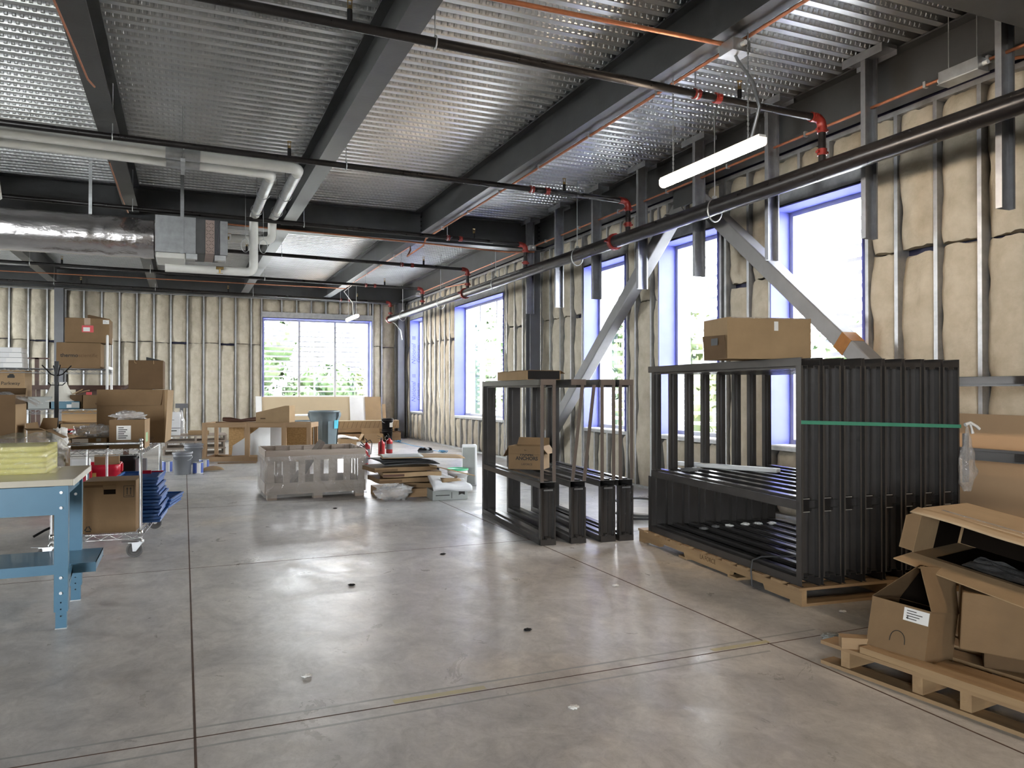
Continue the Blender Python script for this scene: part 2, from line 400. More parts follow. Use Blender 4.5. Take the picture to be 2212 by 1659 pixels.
def batt(parent, fr, s0, s1, z0, z1, seed, curl=1.):
    """one fluffy insulation blanket pushed between two studs"""
    mb = MB(); nu = 9; nv = max(4, int((z1-z0)/.055)); W = s1-s0; rnd = random.Random(seed)
    off = rnd.uniform(-.035, .015); lean = rnd.uniform(-.02, .02)
    def f(u, v):
        z = z0+(z1-z0)*v
        # ragged ends and edges
        zz = z
        if v == 0: zz += .02*noise.noise((u*5, seed, 1.))
        if v == 1: zz += .025*noise.noise((u*5, seed, 4.))-.012
        a = noise.noise((seed*3.1, z*3.2, 0.)); b = noise.noise((seed*1.7, z*3.2, 9.))
        s = s0 + W*u
        if u == 0: s += max(-.002, .045*curl*max(0, a)-.002)
        if u == 1: s -= max(-.002, .045*curl*max(0, b)-.002)
        edge = min(u, 1-u)*2
        bulge = (1-(1-edge)**3)
        n = -.055 + .05*bulge + off + lean*(u-.5)
        n += .030*curl*noise.noise((s*4+seed, z*2.2, 3.)) + .014*noise.noise((s*11, z*8, seed)) + .05*curl*max(0, noise.noise((seed*2.3, z*1.6, u*1.5)))*(.4+.6*edge)
        n += -.03*(1-min(1, min(v, 1-v)*14))
        return fr(s, n, zz)
    mb.grid(f, nu, nv)
    # returns down the sides so that the blanket has thickness
    for u in (0, 1):
        e = [f(u, j/nv) for j in range(nv+1)]
        vs = e + [fr((s0, s1)[u], -.14, z0+(z1-z0)*j/nv) for j in range(nv+1)]; k = nv+1
        mb.add(vs, [(j, j+1, k+j+1, k+j) for j in range(nv)], True)
    for v in (0, 1):
        e = [f(i/nu, v) for i in range(nu+1)]
        vs = e + [fr(s0+W*i/nu, -.14, (z0, z1)[v]) for i in range(nu+1)]; k = nu+1
        mb.add(vs, [(i, i+1, k+i+1, k+i) for i in range(nu)], True)
    mb.build('insulation_batt', M['batt'], parent)
def framed_wall(name, fr, s0, s1, ops, first, curl=1.):
    wl = struct(name)
    mb = MB(); slab(mb, fr, s0, s1, -.19, -.16, ops); mb.build('sheathing', M['sheath'], wl)
    mb = MB(); slab(mb, fr, s0-.3, s1+.3, -.52, -.19, ops); mb.build('brick_skin', M['brick'], wl)
    tr = MB()
    wbox(tr, fr, s0, s1, -.15, .002, TOP-.04, TOP); wbox(tr, fr, s0, s1, -.15, .002, TOP, TOP+.006)
    for a, b, hole in cuts(s0, s1, ops): wbox(tr, fr, a, b, -.15, .002, 0, .035)
    tr.build('wall_track', M['stud'], wl)
    hd = MB()
    for a, b in ops:
        wbox(hd, fr, a-.04, b+.04, -.15, .004, HEAD+.015, HEAD+.17); wbox(hd, fr, a-.04, b+.04, .004, .012, HEAD+.015, HEAD+.045)
        wbox(hd, fr, a-.04, b+.04, -.15, .004, SILL-.055, SILL-.012)
    hd.build('window_header', M['stud'], wl)
    # studs on a 406 mm grid plus jamb studs
    ss = []; s = first
    while s < s1-.02:
        ss.append(s); s += .4064
    pts = []
    for s in ss:
        inside = [o for o in ops if o[0]-.06 < s < o[1]+.06]
        if not inside: pts.append(s)
    for a, b in ops: pts += [a-.03, b+.03]
    pts = sorted(set(pts)); pts = [p for i, p in enumerate(pts) if i == 0 or p-pts[i-1] > .05]
    for s in pts: stud(wl, fr, s, .003, TOP-.04)
    k = 0
    for i in range(len(pts)-1):
        a, b = pts[i]+.019, pts[i+1]-.019
        mid = (a+b)/2
        if any(o[0] < mid < o[1] for o in ops) or b-a < .06: continue
        k += 1
        g = random.Random(k*7+int(s0)).choice((0., .004, .03, .05, .012))
        sg = random.Random(k*3+int(s0)).uniform(-.015, .015)
        batt(wl, fr, a, b, .03, SEAM-g+sg, k+s0, curl); batt(wl, fr, a, b, SEAM+.004+sg, TOP-.03, k+90+s0, curl)
    for a, b in ops:                                     # short studs and pieces over and under the windows
        inn = [a-.011]+[s for s in ss if a+.1 < s < b-.1]+[b+.011]
        for s in inn[1:-1]:
            stud(wl, fr, s, HEAD+.17, TOP-.04); stud(wl, fr, s, .03, SILL-.055)
        for i in range(len(inn)-1):
            k += 1
            batt(wl, fr, inn[i]+.019, inn[i+1]-.019, HEAD+.175, TOP-.03, k+200, curl); batt(wl, fr, inn[i]+.019, inn[i+1]-.019, .03, SILL-.06, k+300, curl)
    return wl
OPS_R = [(5.50, 6.78), (7.70, 8.98), (9.87, 11.15), (14.62, 17.70), (20.45, 21.68)]
OPS_B = [(2.01, 5.06)]
framed_wall('wall_right', frame_right, 2.6, YW+.15, OPS_R, 2.70, 1.)
framed_wall('wall_back', frame_back, -8.2, XW+.15, OPS_B, -8.05, .45)
# the rest of the hall, out of the frame: plain insulated walls with unseen openings added for fill light
def frame_left(s, n, z): return Vector((XL+n, s, z))
def frame_near(s, n, z): return Vector((s, YN+n, z))
FILL_L = [(15, 20)]; FILL_N = [(-10.5, -4.5)]
mb = MB(); slab(mb, frame_left, YN, YW+.4, -.2, 0, FILL_L); o = mb.build('wall_left', M['batt']); o['kind'] = 'structure'
mb = MB(); slab(mb, frame_near, XL, XW+.3, -.2, 0, FILL_N); o = mb.build('wall_near', M['batt']); o['kind'] = 'structure'
mb = MB(); wbox(mb, frame_right, YN, 2.6, -.2, -.01, -.2, ZD+.2); o = mb.build('wall_side', M['batt']); o['kind'] = 'structure'
mb = MB(); wbox(mb, frame_back, XL, -8.2, -.2, -.01, -.2, ZD+.2); o = mb.build('wall_end', M['batt']); o['kind'] = 'structure'

# windows
def window(i, fr, a, b, panes, lett=False):
    w = struct('window_%d' % i)
    t = .013
    rv = MB()
    wbox(rv, fr, a, a+t, -.34, .016, SILL, HEAD); wbox(rv, fr, b-t, b, -.34, .016, SILL, HEAD)
    wbox(rv, fr, a+t, b-t, -.34, .016, HEAD-t, HEAD)
    rv.build('jamb_board', M['blue'], w)
    sb = MB(); wbox(sb, fr, a, b, -.34, .016, SILL-.012, SILL+.004); sb.build('sill_board', M['white'], w)
    fm = MB(); f0, f1 = -.34, -.26; q = .05
    wbox(fm, fr, a+t, a+t+q, f0, f1, SILL+.004, HEAD-t); wbox(fm, fr, b-t-q, b-t, f0, f1, SILL+.004, HEAD-t)
    wbox(fm, fr, a+t+q, b-t-q, f0, f1, HEAD-t-q, HEAD-t); wbox(fm, fr, a+t+q, b-t-q, f0, f1, SILL+.004, SILL+.004+q)
    for k in range(1, panes):
        s = a+(b-a)*k/panes; wbox(fm, fr, s-.03, s+.03, f0, f1, SILL+.05, HEAD-.06)
    fm.build('window_frame', M['alu'], w)
    g = MB()
    for k in range(panes):
        s0 = a+(b-a)*k/panes; s1 = a+(b-a)*(k+1)/panes
        g2 = MB(); wbox(g2, fr, s0+.03, s1-.03, -.306, -.300, SILL+.04, HEAD-.05); g2.build('glass_pane', M['glass'], w)
    n = int((HEAD-SILL-.1)/.145)
    for k in range(n):
        z = SILL+.12+k*.145
        sl = MB(); wbox(sl, fr, a-.1, b+.1, -.74, -.62, z, z+.042); sl.build('louvre_slat', M['whitealu'], w)
    br = MB()
    for s in (a-.02, (a+b)/2-.015, b-.01): wbox(br, fr, s, s+.03, -.78, -.745, SILL-.2, HEAD+.1)
    br.build('louvre_post', M['whitealu'], w)
    return w
wins = []
for i, (a, b) in enumerate(OPS_R): wins.append(window(i+1, frame_right, a, b, 3 if b-a > 2 else 1))
wins.append(window(6, frame_back, OPS_B[0][0], OPS_B[0][1], 3))
for a, b in OPS_R: portal((XW+.50, (a+b)/2, (SILL+HEAD)/2), (0, R(90), 0), HEAD-SILL, b-a)
for a, b in OPS_B: portal(((a+b)/2, YW+.50, (SILL+HEAD)/2), (R(-90), 0, 0), b-a, HEAD-SILL)
for a, b in FILL_L: portal((XL-.19, (a+b)/2, (SILL+HEAD)/2), (0, R(-90), 0), HEAD-SILL, b-a)
for a, b in FILL_N: portal(((a+b)/2, YN-.19, (SILL+HEAD)/2), (R(90), 0, 0), b-a, HEAD-SILL)
def text(s, size, mat_, parent, M4, name='lettering', ext=.0006, align='CENTER', shear=0., bold=0., sp=1., fit=None):
    c = bpy.data.curves.new(name, 'FONT'); c.body = s; c.size = size; c.align_x = align; c.align_y = 'CENTER'; c.extrude = ext; c.shear = shear
    c.offset = bold; c.space_character = sp; c.materials.append(mat_)
    o = bpy.data.objects.new(name, c); COL.objects.link(o); bpy.context.view_layer.update()
    me = bpy.data.meshes.new_from_object(o.evaluated_get(bpy.context.evaluated_depsgraph_get())); COL.objects.unlink(o); bpy.data.objects.remove(o)
    o = bpy.data.objects.new(name, me); COL.objects.link(o); o.parent = parent; o.matrix_local = M4
    if fit:
        xs = [v.co.x for v in me.vertices]; k = fit/(max(xs)-min(xs))
        for v in me.vertices: v.co.x *= k; v.co.y *= k
    return o
# printing on the far jamb board of the narrow window (faces the camera, reads upwards)
bm = Matrix.Translation((XW+.07, OPS_R[4][1]-.0135, 1.45)) @ Matrix.Rotation(R(90), 4, 'X')
for z in (1.35, 2.45):
    for dx, s_, sz in ((.09, 'National', .17), (.23, 'Gypsum', .15)):
        Mx = Matrix.Translation((XW+dx, OPS_R[4][1]-.0136, z)) @ Matrix.Rotation(R(90), 4, 'X') @ Matrix.Rotation(R(90), 4, 'Z')
        text(s_, sz, M['navy'], wins[4], Mx, shear=.25)
    q = MB()
    for k in range(3): q.box(XW+.05+.035*k, XW+.065+.035*k, OPS_R[4][1]-.0142, OPS_R[4][1]-.0134, z+.42, z+.52)
    q.build('printed_bars', M['navy'], wins[4])

# outdoors
mb = MB(); mb.box(-40, 70, -40, 80, -.6, -.35)
M['paving'] = mat('PaleGravel', (.50,.49,.46), .9, var=.08, scale=2)
g = mb.build('ground_outside', M['paving']); g['kind'] = 'structure'
def tree(label, loc, h, r, m, seed):
    rnd = random.Random(seed); t = thing('tree', label, 'tree', loc, group='trees beyond the windows')
    tr = MB(); tr.tube([(0,0,0), (.05,0,h*.3), (0,.05,h*.6)], [.12, .1, .05], 8); tr.build('trunk', M['bark'], t)
    lf = MB()
    blobs = [(rnd.uniform(-r,r)*.7, rnd.uniform(-r,r)*.7, h*rnd.uniform(.18,.85), r*rnd.uniform(.4,.65)) for _ in range(14)]
    for bx, by, bz, br in blobs:
        lf.grid(lambda u, v: Vector((bx, by, bz))+Vector((cos(2*pi*u)*sin(pi*v), sin(2*pi*u)*sin(pi*v), cos(pi*v)))*br*.8*(1+.35*noise.noise((u*9+bx, v*7, bz))), 12, 8)
        for _ in range(200):
            d = Vector((rnd.gauss(0,1), rnd.gauss(0,1), rnd.gauss(0,1))).normalized()
            p = Vector((bx,by,bz)) + d*br*rnd.uniform(.75,1.1); sz = rnd.uniform(.09,.19)
            a = Vector((rnd.gauss(0,1), rnd.gauss(0,1), rnd.gauss(0,1))).normalized(); b = a.cross(d).normalized()*sz; a = a*sz*.6
            if p.z < .1: continue
            lf.add([p-a, p+b*.6, p+a, p-b*.6], [(0,1,2,3)])
    lf.build('foliage', m, t)
TREES = [((12.9, 11.9), 2.9, 1.5, 'leaf', 'green bush beyond the window nearest the steel brace foot'),
 ((13.4, 18.6), 3.7, 1.9, 'leaf_y', 'yellow green bush beyond the window behind the big frame stack'),
 ((13.0, 22.8), 4.7, 1.9, 'leaf', 'green tree seen through the window crossed by the brace'),
 ((13.4, 32.4), 5.2, 1.9, 'leaf', 'green tree in the window pane next to the dark column'),
 ((13.4, 37.6), 6.2, 2.2, 'leaf', 'tall tree filling the three pane side window'),
 ((12.8, 44.2), 6.0, 2.4, 'leaf_y', 'pale tree beyond the narrow side window'),
 ((13.2, 14.9), 3.0, 1.2, 'leaf_y', 'low pale bush beyond the window behind the long tan carton'),
 ((1.9, 30.6), 4.7, 1.7, 'leaf', 'tall leafy tree in the first pane of the end window'),
 ((4.7, 29.8), 2.6, 1.3, 'leaf', 'low green shrub in the middle pane of the end window'),
 ((8.6, 31.4), 3.2, 1.6, 'leaf_y', 'yellow green shrub in the pane nearest the corner'),
 ((6.3, 33.2), 2.6, 1.2, 'leaf_y', 'yellowish shrub behind the middle mullion of end window')]
for i, ((x, y), h, r, m, lab) in enumerate(TREES): tree(lab, (x, y, -.35), h, r, M[m], i+3)
hs = thing('house', 'pale grey house far off beyond the end window', 'house', (9.5, 47, -.35))
mb = MB(); mb.box(-3, 3, -3, 3, 0, 3.2); mb.build('house_wall', M['houseb'], hs)
mb = MB(); mb.prism([(-3.4, 3.2), (3.4, 3.2), (0, 4.9)], -3.3, 3.3); mb.build('house_roof', M['darkgrey'], hs)

# ------------------------------------------------------------------ structural steel
def ibeam(mb, p0, p1, d, w, tf=.016, tw=.011):
    """p0,p1 at the top of the beam"""
    p0 = Vector(p0); p1 = Vector(p1)
    z = Vector((0,0,1))
    mb.bar(p0-z*tf/2, p1-z*tf/2, w, tf); mb.bar(p0-z*(d-tf/2), p1-z*(d-tf/2), w, tf); mb.bar(p0-z*d/2, p1-z*d/2, tw, d-2*tf)
def beam_y(x, y0, y1, d, w, label):
    t = thing('steel_beam', label, 'beam', (x, y0, ZD-.004), group='roof beams', kind='thing')
    mb = MB(); ibeam(mb, (0,0,0), (0,y1-y0,0), d, w); mb.build('beam_section', M['beam'], t)
    return t
BX = [5.89, 3.69, 1.49, -.71, -2.91, -5.11, -7.31, -9.51]
GY = [3.40, 12.72, 22.02]
YB = [YN, GY[0], GY[1], GY[2]]
names = ['window wall edge', 'nearest to the window wall', 'second from the window wall', 'third from the window wall', 'fourth from the window wall', 'fifth from the window wall', 'sixth from the window wall', 'seventh from the window wall']
seg = ['behind the first cross girder', 'between the first two cross girders', 'between the last two cross girders']
for i, x in enumerate(BX):
    for j in range(3):
        y0 = YB[j]+(.135 if j else 0); y1 = YB[j+1]-.135
        d = .43 if i == 0 else .42
        b_ = beam_y(x, y0, y1, d, .24 if i == 0 else .19, 'dark steel roof beam %s, %s' % (names[i], seg[j]))
        if j < 2 and i < 5:
            for k in range(4):
                q = MB(); q.cyl((0, 0, 0), (-.018, 0, 0), .014, n=8); q.build('connection_bolt', M['black'], b_, loc=(-.006, y1-y0-.05, -.10-k*.075))
for j, y in enumerate(GY):
    t = thing('steel_girder', ['wide steel cross girder overhead by the hanging studs', 'dark steel cross girder across the middle of the hall', 'dark steel girder along the end wall top'][j], 'girder', (XL, y, ZD-.004), group='cross girders', kind='thing')
    mb = MB(); ibeam(mb, (0,0,0), (XW-.03-XL,0,0), .49, .26); mb.build('girder_section', M['beam'], t)
def column(x, y, label):
    t = thing('steel_column', label, 'column', (x, y, 0), kind='thing', group='steel columns')
    mb = MB(); z1 = ZD-.49
    mb.box(-.10, .10, -.10, -.085, .02, z1); mb.box(-.10, .10, .085, .10, .02, z1); mb.box(-.006, .006, -.085, .085, .02, z1)
    mb.build('column_shaft', M['column'], t)
    b = MB(); b.box(-.16, .16, -.16, .16, 0, .02); b.build('base_plate', M['column'], t)
column(5.84, 12.72, 'dark steel column in the window wall at the brace foot')
column(5.84, 22.02, 'steel column in the far corner of the hall')
column(-2.86, 22.02, 'steel column against end wall behind the stacked cartons')
column(5.84, 3.40, 'steel column behind the tan board at the window wall')
# chevron brace
def hss(label, p0, p1):
    t = thing('diagonal_brace', label, 'brace', p0, kind='thing', group='chevron brace legs')
    d = Vector(p1)-Vector(p0); mb = MB(); mb.bar((0,0,0), d, .17, .17); mb.build('brace_tube', M['brace'], t, bevel=.012)
    e = d.normalized(); g = MB(); g.bar(d-e*.10, d+e*.30, .02, .26); g.build('gusset_plate', M['brace'], t)
    g = MB(); g.bar(e*.10, -e*.22, .02, .24); g.build('gusset_plate', M['brace'], t)
    return t
AP = Vector((5.83, 8.0, 3.93))
b1 = hss('grey square tube brace slanting down behind the smaller frame group', AP+Vector((0,.35,-.30)), Vector((5.80, 12.2, .40)))
b2 = hss('grey square tube brace with rusty end slanting behind the big stack', AP+Vector((0,-.35,-.30)), Vector((5.83, 3.85, .50)))
dn = (Vector((5.83, 3.85, .50))-(AP+Vector((0,-.35,-.30)))).normalized()
M['rust'] = mat('RustPrimer', (.30,.13,.03), .7, var=.2)
rs = MB(); rs.bar(dn*2.74, dn*2.88, .174, .174); rs.build('rust_patch', M['rust'], b2)
gp = thing('brace_plate', 'steel plate under the edge beam where both braces meet', 'plate', (5.83, 8.0, ZD-.45))
mb = MB(); mb.prism([(-.012, 0), (.012, 0), (.012, -.24), (-.012, -.24)], -.32, .32); mb.build('plate_body', M['beam'], gp)

# studs hanging from the deck, four feet apart
for k in range(8):
    y = 3.84+1.243*k
    if k == 7: y -= .09
    t = thing('hanging_stud', '%s galvanised stud hanging from the deck, counting away from camera' % ORD[k], 'stud', (5.66, y, 2.76), group='studs hanging along the window wall')
    mb = MB(); hh = ZD-2.76-.03
    mb.box(-.075, .075, .022, .025, 0, hh); mb.box(-.075, -.072, -.025, .022, 0, hh); mb.box(.072, .075, -.025, .022, 0, hh)
    mb.box(-.072, -.058, -.025, -.022, 0, hh); mb.box(.058, .072, -.025, -.022, 0, hh)
    mb.build('stud_channel', M['deckstud'], t)
    tk = MB(); tk.box(-.09, .09, -.22, .22, hh-.004, hh+.028); tk.box(-.092, -.089, -.22, .22, hh-.05, hh+.02); tk.box(.089, .092, -.22, .22, hh-.05, hh+.02)
    tk.build('deck_clip', M['deckstud'], t)

# ------------------------------------------------------------------ overhead services
BZ = 3.81
BY = [5.18, 8.42, 11.62, 14.45, 17.62, 20.70]
place = ['nearest the camera', 'crossing above the white pipe elbows', 'crossing above the foil duct', 'just past the cross girder', 'seventeen metres down the hall', 'in front of the end wall']
def elbow_pts(a, b, c, r, n=6):
    """a -> b -> c with a rounded bend at b"""
    a, b, c = Vector(a), Vector(b), Vector(c); d0 = (a-b).normalized(); d1 = (c-b).normalized(); out = [b+d0*r]
    for i in range(1, n):
        t = i/n; out.append((b+d0*r)*(1-t)**2 + b*2*t*(1-t) + (b+d1*r)*t**2)
    out.append(b+d1*r); return out
def coupling(parent, p, axis, r, name='coupling'):
    mb = MB(); a = Vector(axis).normalized(); p = Vector(p)
    mb.cyl(p-a*.028, p+a*.028, r*1.32, n=12)
    up = Vector((0,0,1)) if abs(a.z) < .5 else Vector((0,1,0)); s = a.cross(up)
    for q in (-1, 1): mb.bar(p+s*q*r*1.25, p+s*q*r*1.85, .03, .022)
    mb.build(name, M['red_fit'], parent)
for k, y in enumerate(BY):
    t = thing('sprinkler_branch', 'black sprinkler branch pipe with red couplings, %s' % place[k], 'pipe', (5.2, y, BZ), group='sprinkler branches')
    r = .033
    sl = .0118; zf = lambda x: -sl*(x+.1) if x < -.1 else 0.
    mb = MB(); mb.cyl((XL-5.2+.1+4.5, 0, zf(XL-5.2+4.6)), (-.10, 0, 0), r, n=12); mb.build('pipe_run', M['black_pipe'], t)
    mb = MB(); mb.tube(elbow_pts((-1,0,0), (0,0,0), (0,0,-1), .085), r*1.25, 12); mb.build('elbow', M['red_fit'], t)
    coupling(t, (-.10,0,0), (1,0,0), r); coupling(t, (0,0,-.10), (0,0,1), r)
    mb = MB(); mb.cyl((0,0,-.10), (0,0,3.35-BZ+.07), r, n=12); mb.build('riser', M['black_pipe'], t)
    coupling(t, (0,0,-.30), (0,0,1), r)
    for x in (-1.35, -1.14): coupling(t, (x,0,zf(x)), (1,0,-sl), r)
    for x in (-.91, -4.18, -7.45, -10.7):
        zz = zf(x); sh = Matrix.Translation((0,0,zz))
        sp = MB(); sp.T = sh; sp.cyl((x,0,r*.8), (x,0,r+.075), .019, n=8); h = sp.build('sprinkler_head', M['black'], t)
        f = MB(); f.T = sh; f.cyl((x,0,r+.075), (x,0,r+.105), .010, n=6); f.box(x-.016, x-.011, -.004, .004, r+.07, r+.145); f.box(x+.011, x+.016, -.004, .004, r+.07, r+.145)
        f.cyl((x,0,r+.145), (x,0,r+.149), .024, n=10); f.build('brass_deflector', M['brass'], h)
    for x in (-1.36, -3.58, -5.85, -8.0):
        h = MB(); zz = zf(x); h.tube([(x, (r+.012)*cos(a), zz+(r+.012)*sin(a)) for a in [pi*2*i/14 for i in range(15)]], .006, 5, False)
        h.cyl((x,0,zz+r+.01), (x,0,ZD-BZ-.03), .0055, n=6); h.build('hanger_ring', M['galv'], t)
# main along the window wall
t = thing('sprinkler_main', 'large black sprinkler main running along the window wall', 'pipe', (5.2, 0, 3.35))
mb = MB(); mb.cyl((0,1.2,0), (0,20.78,0), .084, n=20); mb.build('pipe_run', M['black_pipe'], t)
mb = MB(); mb.cyl((0,20.74,0), (0,20.83,0), .10, n=16); mb.build('end_cap', M['red_fit'], t)
for y in (8.75, 14.6): coupling(t, (0,y,0), (0,1,0), .084)
for y in (2.9, 6.68, 9.8, 12.95, 16.2, 19.4):
    h = MB(); h.tube([(.092*sin(a), y, -.03+.125*cos(a)) for a in [pi*2*i/18 for i in range(19)]], .008, 6, False)
    h.cyl((0,y,.095), (0,y,ZD-3.35-.03), .006, n=6); h.box(-.022, .022, y-.014, y+.014, .095, .12); h.build('clevis_hanger', M['galv'], t)
mb = MB(); mb.tube([(0,20.7,-.05), (.15,20.72,-.12), (.30,20.75,-.3), (.36,20.8,-.55)], .012, 6); mb.build('drain_line', M['galv'], t)

# armoured copper-coloured cable runs and their boxes
def conduit(label, pts, r=.014, group='copper coloured cable runs', clips=(), clipz=.02):
    t = thing('copper_cable', label, 'cable', pts[0], group=group); o = Vector(pts[0])
    mb = MB(); mb.tube([Vector(p)-o for p in pts], r, 8); mb.build('cable_jacket', M['copper'], t)
    for c in clips:
        c = Vector(c)-o; q = MB(); q.box(c.x-.02, c.x+.02, c.y-.012, c.y+.012, c.z-.022, c.z+.03); q.build('cable_clip', M['galv'], t)
conduit('copper cable clipped along the window wall top track', [(5.71, 2.7, 3.955), (5.71, 12.3, 3.955)], clips=[(5.71, y, 3.955) for y in (4.0, 4.55, 5.9, 7.1, 8.3, 9.5, 10.7, 11.9)])
conduit('copper cable clipped under the beam nearest to window wall', [(3.755, 3.6, 3.965), (3.755, 12.5, 3.965)], clips=[(3.755, y, 3.965) for y in (5.6, 6.8, 8.0, 9.2, 10.4, 11.6)])
conduit('copper cable crossing open ceiling to the grey box above the lit tube', [(-.6, 4.62, 3.955), (1.6, 4.6, 3.93), (3.66, 4.58, 3.95)], r=.017)
conduit('copper cable strung under the middle cross girder to window wall', [(.6, 12.45, 3.93), (2.4, 12.45, 3.90), (3.9, 12.42, 3.86), (5.2, 12.40, 3.82), (5.72, 12.40, 3.86)])
conduit('copper cable looping from beam to next beam below the girder', [(3.755, 12.5, 3.965), (3.72, 12.56, 3.85), (3.6, 12.75, 3.76), (3.55, 12.95, 3.72), (3.65, 13.1, 3.86), (3.70, 13.3, 3.96), (3.70, 19.1, 3.965)], clips=[(3.70, y, 3.965) for y in (14.4, 15.6, 16.8, 18.)])
conduit('thin copper cable strung across the far bays at seventeen degrees', [(-9, 19.2, 3.93), (3.7, 19.2, 3.93)], r=.011)['label'] if False else conduit('thin copper cable strung across the far bay in front of end girder', [(-9, 19.2, 3.93), (3.7, 19.2, 3.93)], r=.011)
conduit('copper cable along the window wall top beyond the steel column', [(5.71, 13.0, 3.955), (5.71, 19.4, 3.955)], clips=[(5.71, y, 3.955) for y in (14.4, 16., 17.6)])
conduit('loose copper cables hanging in the open web of the roof beam over workbench', [(-.80, 2.4, 3.975), (-.79, 3.6, 3.95), (-.76, 4.6, 3.965), (-.79, 5.6, 3.93), (-.76, 6.6, 3.96), (-.72, 7.0, 3.90), (-.70, 7.3, 3.95)], r=.009)
conduit('copper cable sagging under the same roof beam beside the duct', [(-.78, 9.7, 3.96), (-.76, 10.6, 3.92), (-.77, 11.3, 3.95), (-.74, 12.2, 3.93)], r=.009)
conduit('short copper cable tail pushed into insulation by the first hanging stud', [(5.74, 3.95, 3.93), (5.86, 3.6, 3.88), (5.98, 3.3, 3.86)])
conduit('red brown cable stub poking out of the far insulation', [(5.74, 17.5, 3.86), (5.95, 16.4, 3.83)])
def jbox(label, loc, sx, sy, sz, rods=()):
    t = thing('junction_box', label, 'junction box', loc, group='electrical boxes overhead')
    mb = MB(); mb.box(-sx/2, sx/2, -sy/2, sy/2, -sz/2, sz/2); mb.build('box_body', M['galv'], t, bevel=.004)
    mb = MB(); mb.box(-sx/2-.006, sx/2+.006, -sy/2-.006, sy/2+.006, -sz/2-.006, -sz/2); mb.build('cover_plate', M['galv'], t)
    for x, y in rods:
        q = MB(); q.cyl((x, y, sz/2), (x, y, ZD-loc[2]-.02), .004, n=6); q.build('hanger_wire', M['galv'], t)
    for q in (-1, 1):
        c = MB(); c.cyl((0, q*sy/2, 0), (0, q*(sy/2+.04), 0), .018, n=8); c.build('connector', M['white'], t)
jbox('grey junction box under the beam above the lit tube lamp', (3.70, 4.52, 3.90), .16, .16, .09)
jbox('grey junction box at the wall top beside the first hanging stud', (5.66, 4.18, 3.92), .12, .34, .10, [(0,-.12), (0,.12)])
jbox('grey junction box at the wall top by the steel column', (5.66, 12.40, 3.92), .12, .16, .08)
jbox('grey junction box at the wall top near the far corner', (5.66, 19.5, 3.92), .12, .16, .08)

# tube lamps
def batten(label, x, y0, y1, z, ztop):
    t = thing('tube_lamp', label, 'lamp', (x, y0, z), group='hung tube lamps'); L = y1-y0
    mb = MB(); mb.box(-.030, .030, 0, L, .034, .052); mb.build('lamp_housing', M['white'], t)
    mb = MB(); n = 8; pr = [(.037, .034), (-.037, .034)]+[(.037*cos(pi+pi*i/n), .030*sin(pi+pi*i/n)) for i in range(n+1)]
    mb.prism(pr[::-1], .008, L-.008); mb.build('lamp_lens', M['led'], t)
    for e in (0, L-.008):
        q = MB(); q.prism([(x*1.03, z_*1.03) for x, z_ in pr[::-1]], e, e+.008); q.build('end_cap', M['ledcap'], t)
    for e in (.15, L-.15):
        q = MB(); q.cyl((0, e, .045), (0, e, ztop-z), .004, n=6)
        zz = .06
        while zz < ztop-z-.02: q.box(-.007, .007, e-.003, e+.003, zz, zz+.02); zz += .034
        q.build('hanging_chain', M['galv'], t)
    return t
lp = batten('bright white tube lamp hung on chains before the window wall', 3.72, 4.25, 5.47, 3.14, 4.0)
q = MB(); q.tube([(0, .12, .05), (-.01, .02, .25), (-.015, .08, .45), (.0, .25, .66), (-.02, .28, .74)], .012, 7); q.build('flexible_whip', M['galv_dark'], lp)
lp = batten('small lit tube lamp hung before the end wall window', 3.72, 17.9, 19.15, 3.13, 4.0)
q = MB(); q.tube([(0, .5, .05), (-.04, .4, .35), (-.25, .35, .6), (-.02, .3, .80)], .010, 6); q.build('flexible_whip', M['white'], lp)
batten('tube lamp hung over the near pallet, out of the doorway', 3.72, .25, 1.47, 3.14, 4.0)
t = thing('smoke_detector', 'small white smoke detector on a grey box under far cables', 'detector', (-3.62, 17.0, 3.68))
mb = MB(); mb.lathe([(0,0),(.06,.005),(.075,.03),(.07,.06),(0,.06)], 16); mb.build('detector_head', M['white'], t)
mb = MB(); mb.box(-.05,.05,-.05,.05,.06,.12); mb.cyl((0,0,.12),(0,0,ZD-3.68-.02),.006,n=6); mb.build('mounting_box', M['galv'], t)

# foil duct and fan coil
def straps(parent, pts, zt, mat_, w=.035):
    for x, y, z in pts:
        q = MB(); q.box(x-w/2, x+w/2, y-.004, y+.004, z, zt); q.build('hanger_strap', mat_, parent)
DY, DZ = 11.55, 3.46
t = thing('foil_duct', 'round foil wrapped duct running into the fan coil box', 'duct', (-9, DY, DZ))
mb = MB(); nu, nv = 40, 150; Lr = 8.62
def fd(u, v):
    a = 2*pi*u; x = Lr*v; g = noise.noise((x*1.3, cos(a)*1.6, sin(a)*1.6))
    cr = .5*max(0, noise.noise((x*5., a*.9, 3.)))+.6*max(0, noise.noise((x*9., cos(a)*1.2, sin(a)*1.2+7)))
    end = max(0, (x-(Lr-1.3))/1.3); r = .272+.012*g+.013*cr*(.6+3.2*end)-.016*end
    if abs((x % 1.22)-.6) < .03: r -= .012
    return Vector((x, r*cos(a), r*sin(a)))
mb.grid(fd, nu, nv); mb.build('foil_jacket', M['foil'], t)
straps(t, [(9-1.15-.0, 0, .26), (9-3.6, 0, .26)], ZD-DZ-.01, M['galv'], .04)
t = thing('fan_coil_unit', 'galvanised fan coil box with filter slot beside foil duct', 'air handler', (-.36, 11.2, 3.20))
mb = MB(); mb.box(0, .50, 0, .75, .04, .53); mb.build('coil_casing', M['galv_dark'], t, bevel=.004)
